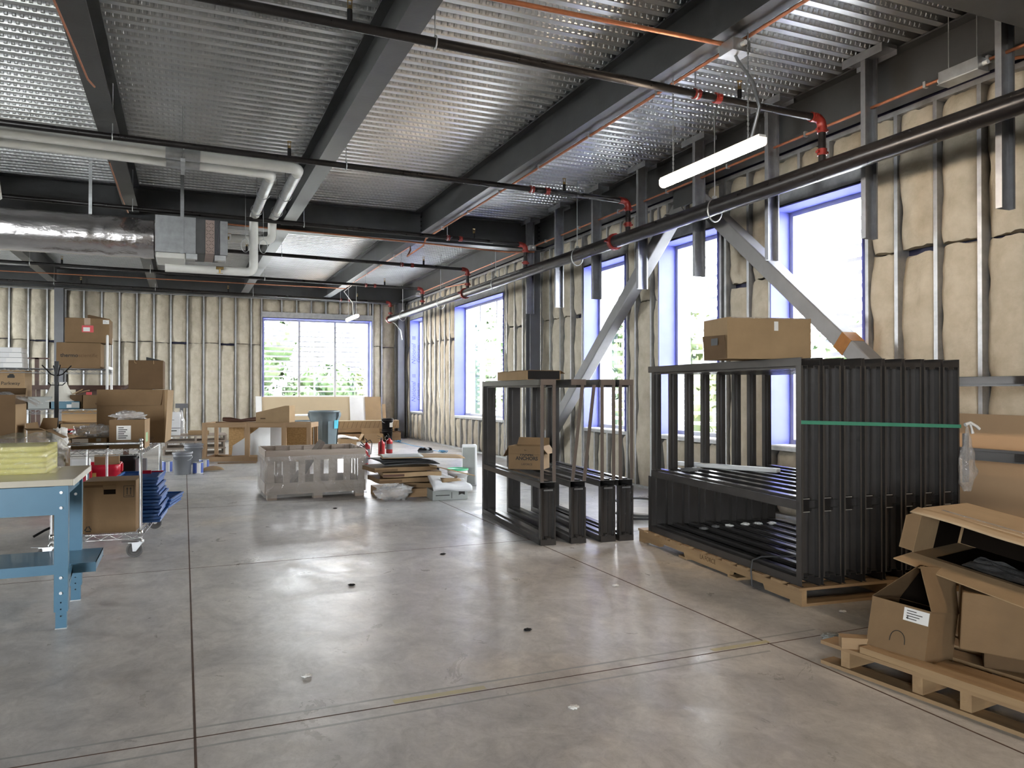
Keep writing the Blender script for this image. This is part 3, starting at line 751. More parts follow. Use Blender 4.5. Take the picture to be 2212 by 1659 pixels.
mb = MB(); mb.box(.50, .54, .01, .74, .05, .515); mb.build('black_gasket', M['darkgrey'], t)
mb = MB(); mb.box(.54, .62, .012, .74, .05, .515); mb.build('filter_slot', M['darkgrey'], t)
fm = MB(); fm.box(.622, .735, .004, .74, .055, .51)
M['lattice'] = mat('DarkLatticeInk', (.035,.03,.03), .7)
fm.build('filter_panel', M['filter'], t)
fm = MB()
for i in range(9):
    for j in range(3):
        a = 1 if (i+j) % 2 else -1; cx = .642+.036*j; cz = .085+.047*i
        fm.bar((cx-.013, .002, cz-.013*a), (cx+.013, .002, cz+.013*a), .003, .009, up=(0,1,0))
fm.build('filter_lattice', M['lattice'], t)
mb = MB()
for k in range(4): mb.box(.735+.017*k, .735+.017*k+.013, .0, .74, .05, .515)
mb.build('gasket_ribs', M['darkgrey'], t)
mb = MB(); mb.box(.805, .905, 0, .75, .045, .51); mb.build('end_casing', M['galv_dark'], t, bevel=.003)
mb = MB(); mb.box(.01, .37, .02, .70, -.035, .04); mb.build('drain_pan', M['white_pipe'], t, bevel=.01)
for x in (.38, .74):
    mb = MB(); mb.box(x, x+.14, .0, .10, -.03, .038); mb.build('mounting_foot', M['galv'], t)
straps(t, [(.33, -.012, .03)], ZD-3.20-.01, M['galv_dark'], .045)

# white jacketed pipes
PZ = 3.925
def wpipe(label, pts, r, bend, loc):
    t = thing('insulated_pipe', label, 'pipe', loc, group='white insulated pipes'); o = Vector(loc)
    P = [Vector(p)-o for p in pts]; path = [P[0]]
    for i in range(1, len(P)-1): path += elbow_pts(P[i-1], P[i], P[i+1], bend)
    path.append(P[-1]); mb = MB(); mb.tube(path, r, 16); mb.build('pipe_jacket', M['white_pipe'], t)
    return t
pa = wpipe('white insulated pipe with the outer elbow, dropping to fan coil top', [(XL+.2, 8.74, PZ), (-3.2, 8.74, PZ), (1.20, 9.0, PZ), (1.20, 11.92, PZ), (1.20, 11.92, 3.62), (.62, 11.92, 3.62)], .062, .11, (1.2, 9.0, PZ))
pb = wpipe('white insulated pipe with the inner elbow, dropping to fan coil bottom', [(XL+.2, 9.07, PZ), (-3.2, 9.07, PZ), (.93, 9.33, PZ), (.93, 11.80, PZ), (.93, 11.80, 3.12), (.52, 11.80, 3.12), (-.25, 11.80, 3.12)], .062, .11, (.93, 9.33, PZ))
for t, px, py in ((pa, 1.2, 9.0), (pb, .93, 9.33)):
    for x in (-.02, -2.25, -4.4):
        yo = lambda x_: -.26*min(1, (1.2-x_)/4.4)
        q = MB(); q.cyl((x-.17-px, yo(x-.17), 0), (x+.17-px, yo(x+.17), 0), .068, n=16); q.build('dark_saddle', M['galv'], t)
    q = MB(); q.cyl((0, .2, 0), (0, 2.1 if t is pa else 1.85, 0), .0645, n=16); q.build('metal_sleeve', M['galv'], t)
    for y in (10.3, 11.3):
        q = MB(); dx = 0; q.tube([(.078*sin(a), y-py, .0+.078*cos(a)) for a in [pi*2*i/16 for i in range(17)]], .006, 5, False)
        q.cyl((0, y-py, .07), (0, y-py, ZD-PZ-.02), .005, n=6); q.build('pipe_hanger', M['galv_dark'], t)
for x, lab in ((-.02, 'strut hanger holding both white pipes beside the fan coil strap'), (-2.25, 'strut hanger holding both white pipes over the tall cartons'), (-4.4, 'strut hanger holding both white pipes at the dark side')):
    t = thing('strut_hanger', lab, 'hanger', (x, 9.165-.26*min(1, (1.2-x)/4.4), PZ), group='pipe strut hangers')
    q = MB(); q.box(-.022, .022, -.27, .27, -.11, -.072); q.build('strut_bar', M['galv'], t)
    for y in (-.25, .0):
        q = MB(); q.cyl((0, y, -.10), (0, y, ZD-PZ-.02), .006, n=6); q.build('threaded_rod', M['galv'], t)
t = thing('brass_valve', 'small brass valve at the upper fan coil connection', 'valve', (.60, 11.92, 3.62), group='brass valves')
q = MB(); q.cyl((0,0,0), (-.06,0,0), .022, n=10); q.cyl((-.03,0,0), (-.03,0,.06), .012, n=8); q.bar((-.07,0,.065), (.03,0,.065), .016, .006); q.build('valve_body', M['brass'], t)
t = thing('brass_valve', 'small brass valve under the fan coil end', 'valve', (.47, 11.62, 3.13), group='brass valves')
q = MB(); q.cyl((.04,0,0), (-.06,0,0), .022, n=10); q.cyl((-.01,0,0), (-.01,0,-.07), .012, n=8); q.bar((-.05,0,-.075), (.03,0,-.075), .016, .006); q.build('valve_body', M['brass'], t)
for x, y, lab in ((.78, 11.3, 'open wire pipe ring hanging beside the fan coil'), (1.02, 11.3, 'second open wire pipe ring hanging below the white elbows')):
    t = thing('pipe_ring', lab, 'hanger', (x, y, 3.42), group='spare pipe rings')
    q = MB(); q.tube([(.055*sin(a), 0, .095*cos(a)) for a in [pi*2*i/18 for i in range(19)]], .005, 5, False); q.cyl((0,0,.095), (0,0,ZD-3.42-.02), .0035, n=5); q.build('ring_wire', M['galv'], t)
t = thing('pipe_fitting', 'bulky white insulated pipe fitting at the dark side of hall', 'pipe fitting', (-2.02, 10.1, 3.72))
q = MB(); q.tube([(-.9,0,.08), (-.12,0,.08), (-.03,.0,.07), (.0,0,.02), (.02,0,-.16), (-.03,0,-.20)], [.12,.13,.13,.125,.13,.09], 16); q.build('fitting_cover', M['white_pipe'], t)
q = MB(); q.cyl((-.12,0,.19), (-.12,0,ZD-3.74), .006, n=6); q.build('hanger_rod', M['galv'], t)

# ------------------------------------------------------------------ things on the floor: helpers
def PT(px, py, z=0.):
    """floor (or height z) point under a pixel of the 2212 x 1659 frame"""
    a = (px-1106)/1661; b = (829.5-py)/1661; th = R(23.1); p = R(.466)
    f = Vector((sin(th)*cos(p), cos(th)*cos(p), sin(p))); r = Vector((cos(th), -sin(th), 0)); u = r.cross(f)
    d = f+r*a+u*b; t = (z-1.4)/d.z; return (d.x*t, d.y*t)
def XA(px, Y): return Y*math.tan(R(23.1)+math.atan((px-1106)/1661))
def ZA(py, X, Y): return 1.4+(843-py)*(Y*cos(R(23.1))+X*sin(R(23.1)))/1661
def flap_mb(side, w, d, h, L, ang, t=.004, trap=.01):
    """flap hinged on the top edge; ang from straight up (0) outwards"""
    mb = MB(); a = R(ang); c, s_ = cos(a), sin(a)
    def pt(u, v, o):
        # u along the edge 0..1, v out 0..1, o thickness
        out = s_*L*v + c*o; up = c*L*v - s_*o; e = trap*v
        if side == 'f': return (e+(w-2*e)*u, -out, h+up)
        if side == 'b': return (e+(w-2*e)*u, d+out, h+up)
        if side == 'l': return (-out, e+(d-2*e)*u, h+up)
        return (w+out, e+(d-2*e)*u, h+up)
    b = [pt(0,0,0), pt(1,0,0), pt(1,1,0), pt(0,1,0)]; tp = [pt(0,0,t), pt(1,0,t), pt(1,1,t), pt(0,1,t)]
    mb.hexa(b, tp); return mb
FRONT = Matrix.Rotation(R(90), 4, 'X')
def on_front(x, z, y=-.0006): return Matrix.Translation((x, y, z)) @ FRONT
def carton(label, loc, w, d, h, m='card', rz=0, flaps=None, rot=None, tape=True, name='carton', group=None, cat='box', tape_side='f'):
    """origin at the near lower corner: x to the right, y away, z up"""
    t = thing(name, label, cat, loc, rz, group, rot=rot)
    mb = MB()
    if flaps is None:
        mb.box(0, w, 0, d, 0, h); mb.build('carton_body', M[m], t, bevel=min(.006, h*.08))
        if tape:
            q = MB(); q.box(w/2-.025, w/2+.025, -.0012, d+.0012, h, h+.0012); q.box(w/2-.025, w/2+.025, -.0012, 0, h*.72, h); q.build('packing_tape', M['tape'], t)
    else:
        k = .004
        mb.box(0, w, 0, d, 0, k); mb.box(0, w, 0, k, k, h); mb.box(0, w, d-k, d, k, h); mb.box(0, k, k, d-k, k, h); mb.box(w-k, w, k, d-k, k, h)
        mb.build('carton_body', M[m], t)
        for sd, (L, ang) in flaps.items(): flap_mb(sd, w, d, h, L, ang).build('flap', M[m], t)
    return t
def sticker(parent, x0, x1, z0, z1, m='paper', name='shipping_label', y=-.0008, lines=0):
    q = MB(); q.box(x0, x1, y, y+.0008, z0, z1); o = q.build(name, M[m], parent)
    if lines:
        q = MB(); h = (z1-z0)
        for i in range(lines):
            zz = z1-h*(i+1)/(lines+1); q.box(x0+(x1-x0)*.12, x0+(x1-x0)*(.5+.35*((i*37) % 10)/10), y-.0006, y, zz-h*.03, zz+h*.03)
        q.build('printed_lines', M['ink'], o)
    return o
def puffy(name, label, cat, loc, sx, sy, sz, seed, m='bag', amp=.35, group=None, fr=3., part='bag_film'):
    mb = MB(); nu, nv = 40, 20
    def f(u, v):
        a = 2*pi*u; b = pi*(v-.5); d = Vector((cos(a)*cos(b), sin(a)*cos(b), sin(b)))
        r = 1+amp*noise.noise(d*fr+Vector((seed, 0, 0)))+amp*.5*noise.noise(d*fr*2.7+Vector((0, seed, 0)))
        return Vector((d.x*sx*r, d.y*sy*r, max(0., sz+d.z*sz*r)))
    mb.grid(f, nu, nv); t = thing(name, label, cat, loc, group=group); mb.build(part, M[m], t); return t
def pallet(label, loc, w, d, rz, h=.12, along='y', nb=8, notch=True, m='pallet', name='pallet', mats=None):
    """stringers run along local y; boards across"""
    t = thing(name, label, 'pallet', loc, rz, 'wooden pallets')
    sw = .038; ms = M['pallet_y'] if m == 'pallet' else M[m]; mb_ = M['pallet'] if m == 'pallet' else M[m]
    for x in (0, w/2-sw/2, w-sw):
        q = MB(); z0, z1 = .018, h-.018
        if notch:
            a, b, c, e = d*.17, d*.36, d*.64, d*.83; zn = z0+(z1-z0)*.42
            pr = [(0,z0),(a,z0),(a+.02,zn),(b-.02,zn),(b,z0),(c,z0),(c+.02,zn),(e-.02,zn),(e,z0),(d,z0),(d,z1),(0,z1)]
            q.prism([(p, z) for p, z in pr], x, x+sw, M=Matrix(((0,1,0,0),(1,0,0,0),(0,0,1,0),(0,0,0,1))))
        else: q.box(x, x+sw, 0, d, z0, z1)
        q.build('stringer', ms, t)
    bw = d/nb*.62
    rnd = random.Random(len(label))
    for i in range(nb):
        y = (d-bw)*i/(nb-1); q = MB(); j = rnd.uniform(-.008, .008); q.box(-.012+j, w+.012+j, y, y+bw, h-.018, h); q.build('deck_board', mb_, t)
    for i in range(4):
        y = (d-bw)*i/3; q = MB(); q.box(0, w, y, y+bw, 0, .018); q.build('bottom_board', mb_, t)
    return t

# ------------------------------------------------------------------ hollow-metal frames
JD = .146                                          # jamb depth
def member(mb, L, lo, axis, sgn, face=.055, closed=False):
    """double-rabbet profile run along local y ('y') or z ('z'); lo = opening-side coordinate, sgn = outward direction"""
    t = .0022
    segs = [(0, t, 0, face), (JD-t, JD, 0, face), (0, .05, 0, t), (.096, JD, 0, t), (.05-t, .05, -.016, t), (.096, .096+t, -.016, t), (.05, .096, -.016, -.016+t)]
    if closed: segs += [(0, .05, face-t, face), (.096, JD, face-t, face), (.05-t, .05, face-t, face+.016), (.096, .096+t, face-t, face+.016), (.05, .096, face+.016-t, face+.016)]
    else: segs += [(0, .014, face-t, face), (JD-.014, JD, face-t, face)]
    for x0, x1, a, b in segs:
        p, q = sorted((lo+sgn*a, lo+sgn*b))
        if axis == 'y': mb.box(x0, x1, L[0], L[1], p, q)
        else: mb.box(x0, x1, p, q, L[0], L[1])
def door_frame(label, loc, rz, L, Hh, mid, group, near='full', lean=0.):
    t = thing('door_frame', label, 'door frame', loc, rz, group)
    fc = .055
    q = MB(); member(q, (0, L), fc, 'y', -1); q.build('bottom_rail', M['bronze'], t)
    q = MB(); member(q, (0, L), Hh-fc, 'y', 1); q.build('top_rail', M['bronze'], t)
    q = MB(); member(q, (fc*.4, L-fc), mid-fc, 'y', 1, closed=True); q.build('middle_rail', M['bronze'], t)
    if near == 'full':
        q = MB(); member(q, (fc, mid-fc), L-fc, 'z', 1); q.build('stile', M['bronze'], t)
        q = MB(); q.box(.034, .104, L-.052, L-.004, mid, Hh-fc); q.box(.058, .080, L-.066, L-.052, mid, Hh-fc); q.build('mullion_bar', M['bronze'], t)
    else:
        q = MB(); member(q, (fc, Hh-fc), L-fc, 'z', 1); q.build('stile', M['bronze'], t)
    for z in (.18, .33, .46) + (() if near == 'full' else (.85, 1.2)):
        q = MB(); q.cyl((JD*.5, L-fc+.017-.003, z), (JD*.5, L-fc+.012-.006-.012, z), .006, n=6); q.build('screw_head', M['galv'], t)
    if near == 'full':
        q = MB(); member(q, (fc, Hh-fc), fc, 'z', -1); q.build('stile', M['bronze'], t)
        q = MB(); q.box(.012, .062, .004, .05, mid-fc-.012, mid+.014); q.build('mullion_end', M['black'], t)  # black insert paints the shade in the rail cutout
        q = MB(); q.box(.010, .064, .000, .004, mid+.014, mid+.018); q.box(.010, .064, .000, .004, mid-fc-.016, mid-fc-.012); q.build('mullion_clip', M['galv'], t)
    else:
        q = MB(); member(q, (fc, mid-fc), fc, 'z', -1); q.build('stile', M['bronze'], t)
        q = MB(); q.box(.0, JD, -.004, .05, .0, .052); q.build('end_plate', M['bronze'], t)
        q = MB(); q.box(JD/2-.022, JD/2+.022, -.02, .0, .052, .068); q.build('end_tab', M['bronze'], t)
        q = MB(); q.box(.0, JD, -.002, .0, mid+.004, mid+.008); q.box(.03, .116, -.004, .0, mid-fc-.02, mid-fc-.006); q.build('mullion_clip', M['galv_dark'], t)
        q = MB(); q.box(.0, JD, -.004, .05, Hh-.052, Hh); q.build('end_plate', M['bronze_lite'], t)
        for x in (.0, JD-.03):
            q = MB(); q.hexa([(x,.0,mid+.002),(x+.03,.0,mid+.002),(x+.03,.012,mid+.002),(x,.012,mid+.002)], [(x+lean,.0,Hh-.05),(x+.03+lean,.0,Hh-.05),(x+.03+lean,.012,Hh-.05),(x+lean,.012,Hh-.05)])
            q.build('spreader_bar', M['bronze_lite'], t)
    return t
RZ = R(-5.6)
ca, sa = cos(RZ), sin(RZ)
PB = Vector((3.675, 3.845, 0))
t = pallet('long wooden pallet under the stack of eight dark frames', PB, 1.40, 2.29, RZ, nb=12)
text('LA FORCE', .05, M['card_dark'], t, Matrix.Translation((-.0008, 1.12, .072)) @ Matrix.Rotation(R(-90), 4, 'Z') @ FRONT)
GA = 'frames strapped on the long pallet'
for k in range(8):
    o = PB+Vector((ca*(.018+.168*k), sa*(.018+.168*k), .12))+Vector((-sa*.022, ca*.022, 0))
    door_frame('dark bronze metal door frame standing on pallet, %s from the open floor' % ORD[k], o, RZ, 2.12, 1.495, .555, GA)
GB = 'frames standing on the floor'
LF = [(2.955, 6.27, 0), (3.25, 6.245, .10), (3.535, 6.20, 0), (3.72, 6.185, 0)]
for k, (x, y, ln) in enumerate(LF):
    door_frame(['dark bronze frame under the flat open carton, standing on floor', 'dark bronze frame with two leaning strips, standing on floor', 'dark bronze frame third in the floor row', 'dark bronze frame ending the floor row toward the pallet'][k], (x, y, 0), R(-5.2), 1.95, 1.50, .565, GB, 'open', ln)
# upside-down frame beyond the stack
t = thing('door_frame', 'dark frame standing upside down before the tan wall board', 'door frame', (5.36, 2.15, 0), R(1.), GB)
q = MB(); member(q, (0, 2.5), 1.50-.055, 'y', 1); q.build('top_rail', M['bronze'], t)
q = MB(); member(q, (0, 2.5), .055, 'y', -1); q.build('bottom_rail', M['bronze'], t)
q = MB(); member(q, (.02, 2.45), .90, 'y', 1, closed=True); q.build('middle_rail', M['bronze'], t)
q = MB(); member(q, (.055, 1.445), 2.445, 'z', 1); q.build('stile', M['bronze'], t)
q = MB(); member(q, (.055, 1.445), .055, 'z', -1); q.build('stile', M['bronze'], t)
# strapping round the stack, tied bag, second strap
t = thing('strapping_band', 'green plastic strap pulled across the pallet frames', 'strap', PB+Vector((0,0,1.18)), RZ, 'plastic straps')
x0, x1, y0, y1 = .012, .018+7*.168+JD+.006, .016, 2.15
q = MB()
q.hexa([(x0,y0,.0),(x1,y0,-.045),(x1,y0-.002,-.045),(x0,y0-.002,.0)], [(x0,y0,.024),(x1,y0,-.021),(x1,y0-.002,-.021),(x0,y0-.002,.024)])
q.build('strap_loop', M['green_strap'], t)
t = thing('strapping_band', 'thin dark strap looped over the pallet edge and bottom rail', 'strap', PB+Vector((-sa*.52, ca*.52, 0)), RZ, 'plastic straps')
q = MB(); q.tube([(-.012,.0,.01), (-.013,.01,.12), (.012,.03,.185), (.10,.05,.20), (.5,.02,.182), (1.2,0,.18)], .006, 6); q.build('strap_loop', M['darkgrey'], t)
bx = PB+Vector((ca*1.335, sa*1.335, .70))+Vector((-sa*-.03, ca*-.03, 0))
t = thing('plastic_bag', 'clear plastic bag of papers tied to the green strap', 'bag', bx)
mb = MB()
def fb(u, v):
    a = 2*pi*u; prof = [.03, .07, .085, .075, .062, .045, .02, .008]
    i = v*7; j = min(6, int(i)); r = prof[j]+(prof[j+1]-prof[j])*(i-j)
    r *= 1+.55*noise.noise((cos(a)*1.5, sin(a)*1.5, v*5))
    return Vector((r*cos(a)*.95, r*sin(a)*.42-.012, .46*v+.012*noise.noise((u*9, v*9, 2))))
mb.grid(fb, 28, 36); mb.build('bag_film', M['bag'], t)
q = MB(); q.box(-.03, .03, -.004, .002, .06, .40); q.build('folded_sheet', M['rubber'], t)
q = MB(); q.tube([(-.02,-.012,.46), (.02,-.02,.475), (.07,-.03,.45), (.10,-.03,.43)], [.014,.012,.010,.011], 6); q.tube([(.02,-.02,.47), (.05,-.01,.43), (.06,-.01,.40)], [.008,.008,.012], 6); q.build('tie_tail', M['white'], t)

# cartons on and in the frames
t = carton('long tan carton with torn open end on top of pallet frames', (3.475, 4.33, 1.62), .65, .36, .29, 'card_light', R(-11), flaps={}, tape=False)
t.children[0].hide_render = False
q = MB(); q.box(.03, .63, -.0012, .36, .284, .292); tp = q.build('shiny_tape_top', M['bag'], t)
q = MB(); q.grid(lambda u, v: Vector((.008+.634*u, .005+.35*v, .286+.012*noise.noise((u*9, v*7, 1)))), 24, 12); q.build('top_panel', M['card_light'], t)
q = MB(); q.hexa([(-.003,.004,.002),(.001,.004,.002),(.001,.34,.002),(-.003,.34,.002)], [(-.02,.004,.165),(-.016,.004,.165),(-.016,.34,.175),(-.02,.34,.175)]); q.build('end_flap', M['card_dark'], t)
sticker(t, .36, .392, .20, .265); 
q = MB(); q.box(-.0225, -.0215, .10, .20, .10, .15); q.build('dark_label', M['darkgrey'], t)
t = carton('flat dark open carton lying across the floor frames top', (2.98, 6.62, 1.50), .34, .86, .085, 'card_light', R(-3), flaps={}, tape=False)
q = MB(); q.sheet(lambda u, v: Vector((.0+.34*u, .86*v, .090+.008*noise.noise((u*4, v*7, 5)))), 8, 16, .004); q.build('top_panel', M['card'], t)
q = MB(); q.box(.006, .334, -.001, .003, .004, .085); q.build('dark_end', M['black'], t)  # black plate painted as the shade inside the open end
q = MB(); q.hexa([(.34,.0,.088),(.344,.0,.088),(.344,.25,.088),(.34,.25,.088)], [(.39,.0,.06),(.394,.0,.06),(.394,.25,.06),(.39,.25,.06)]); q.build('flap', M['card'], t)
t = carton('open carton of frame anchors on the floor frame middle rail', (3.10, 7.36, .585), .36, .27, .24, 'card', R(-43), flaps={'f': (.085, 158), 'l': (.13, 150), 'b': (.08, 25), 'r': (.10, 140)}, tape=False)
text('FRAME', .048, M['ink'], t, on_front(.20, .155), bold=.0016); text('ANCHORS', .050, M['ink'], t, on_front(.20, .112), bold=.0016); text('LAFORCE', .028, M['ink'], t, on_front(.20, .052))
text('+··', .03, M['ink'], t, Matrix.Translation((.20, -.036, .20)) @ Matrix.Rotation(R(112), 4, 'X'))
t = thing('foam_strip', 'white foam bar lying across the middle rails of pallet frames', 'foam bar', (4.30, 6.13, .69), R(-66.), None)
q = MB(); q.box(0, 1.02, -.045, .045, 0, .035); q.build('foam_body', M['foam'], t, bevel=.008)
t = puffy('gloves', 'pair of pale work gloves lying beside the foam bar', 'gloves', (4.12, 5.62, .687), .10, .06, .016, 5, 'rubber', .5, None, 3., 'glove_cloth')
FX = [1470, 1515, 1540, 1562, 1608, 1640, 1672]
for i, (px, py) in enumerate([(1520, 1140), (1546, 1136), (1576, 1134), (1610, 1131), (1638, 1130), (1668, 1129)]):
    x, y = PT(px, py, .195)
    puffy('paper_scrap', 'crumpled pale scrap on the bottom rails, %s from the far stile' % ORD[i], 'scrap', (x, y, .178), .035, .03, .012, 20+i, 'paper' if i > 1 else 'rubber', .6, 'scraps on the bottom rails', 3., 'scrap_sheet')
# coil of hose behind the pallet
t = thing('hose_coil', 'dark hose coiled on the floor between the frame groups', 'hose', (4.62, 7.15, 0))
pts = []
for i in range(70):
    a = i/70*2*pi*2.6; rr = .30+.02*sin(i); pts.append((rr*cos(a), rr*sin(a)*.9, .02+.03*(i/25)+.10*max(0, sin(a*.5+.6))*(i > 35)))
q = MB(); q.tube(pts, .013, 7); q.build('hose_tube', M['darkgrey'], t)
t = thing('white_pail', 'white round pan inside the hose coil', 'pan', (4.62, 7.2, 0))
q = MB(); q.lathe([(.0,.012),(.17,.012),(.19,.09),(.205,.09),(.19,.0),(.0,.0)], 24); q.build('pan_body', M['white'], t)

# tan boards leaning on the window wall
t = thing('tan_board', 'tan board leaning on the window wall behind the upside down frame', 'board', (5.53, 2.0, 0))
q = MB(); q.hexa([(0,0,0),(.016,0,0),(.016,2.95,0),(0,2.95,0)], [(.18,0,1.20),(.196,0,1.20),(.196,2.95,1.22),(.18,2.95,1.22)]); q.build('board_sheet', M['tan_board'], t)

# ------------------------------------------------------------------ carton heap on the near pallet
pz = R(6.)
NP = Vector((3.02, 2.93, 0))
t = thing('pallet', 'worn pallet under the heap of torn cartons', 'pallet', NP, pz-R(90), 'wooden pallets')
# local x runs towards the camera, local y towards the window wall
for x in (.02, .40, .62, 1.02):
    q = MB(); q.box(x, x+.05 if x != .62 else x+.05, .015, 1.0, .018, .10); q.build('stringer', M['pallet_y'], t)
for i, y in enumerate((.0, .16, .34, .52, .70, .86)):
    q = MB(); q.box(-.09 if i == 0 else -.02, 1.22, y, y+.12, .10, .118); q.build('deck_board', M['pallet'], t)
for y in (.0, .42, .86):
    q = MB(); q.box(-.09 if y == 0 else 0, 1.22, y, y+.10, 0, .018); q.build('bottom_board', M['pallet'], t)
t = thing('loose_board', 'pale loose board laid along the near pallet edge', 'board', (3.06, 2.80, .118), R(-85), 'loose boards on near pallet')
q = MB(); q.hexa([(0,-.02,0),(1.35,-.02,.0),(1.35,.07,0),(0,.07,0)], [(0,-.02,.03),(1.35,-.02,.03),(1.35,.07,.03),(0,.07,.03)]); q.build('board_wood', M['pallet'], t)
t = thing('loose_board', 'short timber offcut tucked under the marked carton corner', 'board', (3.03, 2.86, .118), R(-35), 'loose boards on near pallet')
q = MB(); q.box(-.03, .16, 0, .07, 0, .055); q.build('board_wood', M['pallet'], t)
# tilted carton with the shipping label and pen mark
t = carton('torn carton with white label and pen arc, tipped on near pallet', (3.10, 2.815, .150), .29, .25, .235, 'card', rot=(R(-11), R(2), R(-80)), flaps={}, tape=False)
q = MB(); q.hexa([(.29,.0,.235),(.294,.0,.235),(.294,.25,.235),(.29,.25,.235)], [(.215,-.01,.43),(.219,-.01,.43),(.219,.30,.44),(.215,.30,.44)]); q.build('flap', M['card'], t)
q = MB(); q.hexa([(.0,.246,.235),(.285,.246,.235),(.285,.25,.235),(.0,.25,.235)], [(.17,.12,.43),(.215,.12,.43),(.215,.124,.43),(.17,.124,.43)]); q.build('dark_flap', M['void'], t)  # black sheet shaped as the shade above the opening
q = MB(); q.hexa([(-.004,.0,.235),(.0,.0,.235),(.0,.25,.235),(-.004,.25,.235)], [(.155,.10,.43),(.16,.10,.43),(.16,.14,.43),(.155,.14,.43)]); q.build('flap', M['card_dark'], t)
q = MB(); q.box(.006, .284, .236, .244, .01, .232); q.box(.006, .284, .006, .244, .004, .012); q.build('inner_wall', M['void'], t)  # inside faces blackened in place of interior shade
sticker(t, .165, .285, .165, .225, lines=4); text('4', .022, M['ink'], t, on_front(.185, .18, -.002))
q = MB(); q.tube([(.148-.034*cos(pi*i/14)+.006*i/14, -.001, .052+.055*sin(pi*i/14)**.7) for i in range(15)], .0020, 5); q.build('pen_mark', M['ink'], t)
t = carton('plain wide carton turned flat side out in the near heap', (3.31, 2.475, .20), .62, .45, .265, 'card', rot=(R(-2), R(3), R(-52)), tape=False)
t = carton('flattened brown carton under the plain wide carton', (3.40, 2.42, .118), .55, .40, .07, 'card_dark', R(-52), tape=False)
# big open carton on top: opening towards the open floor
t = thing('carton', 'big open carton with pale top panel topping the near heap', 'box', (3.40, 2.80, .575), rot=(R(-4), R(11), R(-70)))
W_, D_, H_ = .82, .72, .235; k = .005
q = MB(); q.box(0, W_, 0, D_, 0, k); q.box(0, W_, 0, D_, H_-k, H_); q.box(0, k, 0, D_, k, H_-k); q.box(W_-k, W_, 0, D_, k, H_-k); q.box(k, W_-k, D_-k, D_, k, H_-k); q.build('carton_body', M['card_light'], t)
q = MB(); q.sheet(lambda u, v: Vector((-.02+(W_+.04)*u, -.10+.10*v, H_-.02*(1-v)+.004*sin(u*9))), 14, 3, .004); q.build('flap', M['card_pale'], t)
q = MB(); q.box(.002, W_-.002, .002, D_, H_, H_+.003); q.build('top_panel', M['card_pale'], t)
q = MB(); q.hexa([(-.04,-.12,-.035),(W_,-.17,-.06),(W_,0,0),(0,0,0)], [(-.04,-.12,-.03),(W_,-.17,-.055),(W_,0,.005),(0,0,.005)]); q.build('flap', M['card_light'], t)
q = MB(); q.hexa([(-.05,-.05,.02),(-.045,-.05,.02),(.004,0,.01),(0,0,.01)], [(-.05,-.05,H_-.05),(-.045,-.05,H_-.05),(.004,0,H_-.01),(0,0,H_-.01)]); q.build('flap', M['card'], t)
q = MB(); q.box(.10, W_-k, .05, D_-k-.001, k, k+.002); q.box(.02, W_-k, D_-k-.006, D_-k-.001, k+.003, H_-.01); q.box(.03, W_-k, .10, D_-.02, H_-k-.002, H_-k); q.box(k, k+.002, .30, D_-.02, k, H_-.01); q.build('carton_lining', M['void'], t)  # black sheets put the deep interior shade into colour
q = MB(); q.box(.06, W_+.0, .09, .13, H_+.003, H_+.0042); q.build('packing_tape', M['bag'], t)
q = MB(); q.box(.52, .76, .005, .075, H_+.003, H_+.005); q.build('green_sticker', M['green_label'], t)
q = MB(); q.grid(lambda u, v: Vector((.22+.5*u, .03+.30*v, .008+.018*(1+noise.noise((u*7, v*6, 3)))*(.3+v))), 26, 14); q.build('crumpled_film', M['bag'], t)
puffy('foil_scrap', 'crumpled blue and silver scrap on floor beside near pallet', 'scrap', (*PT(1795, 1377), 0), .05, .03, .012, 3, 'greybox', .8, None, 4., 'scrap_sheet')

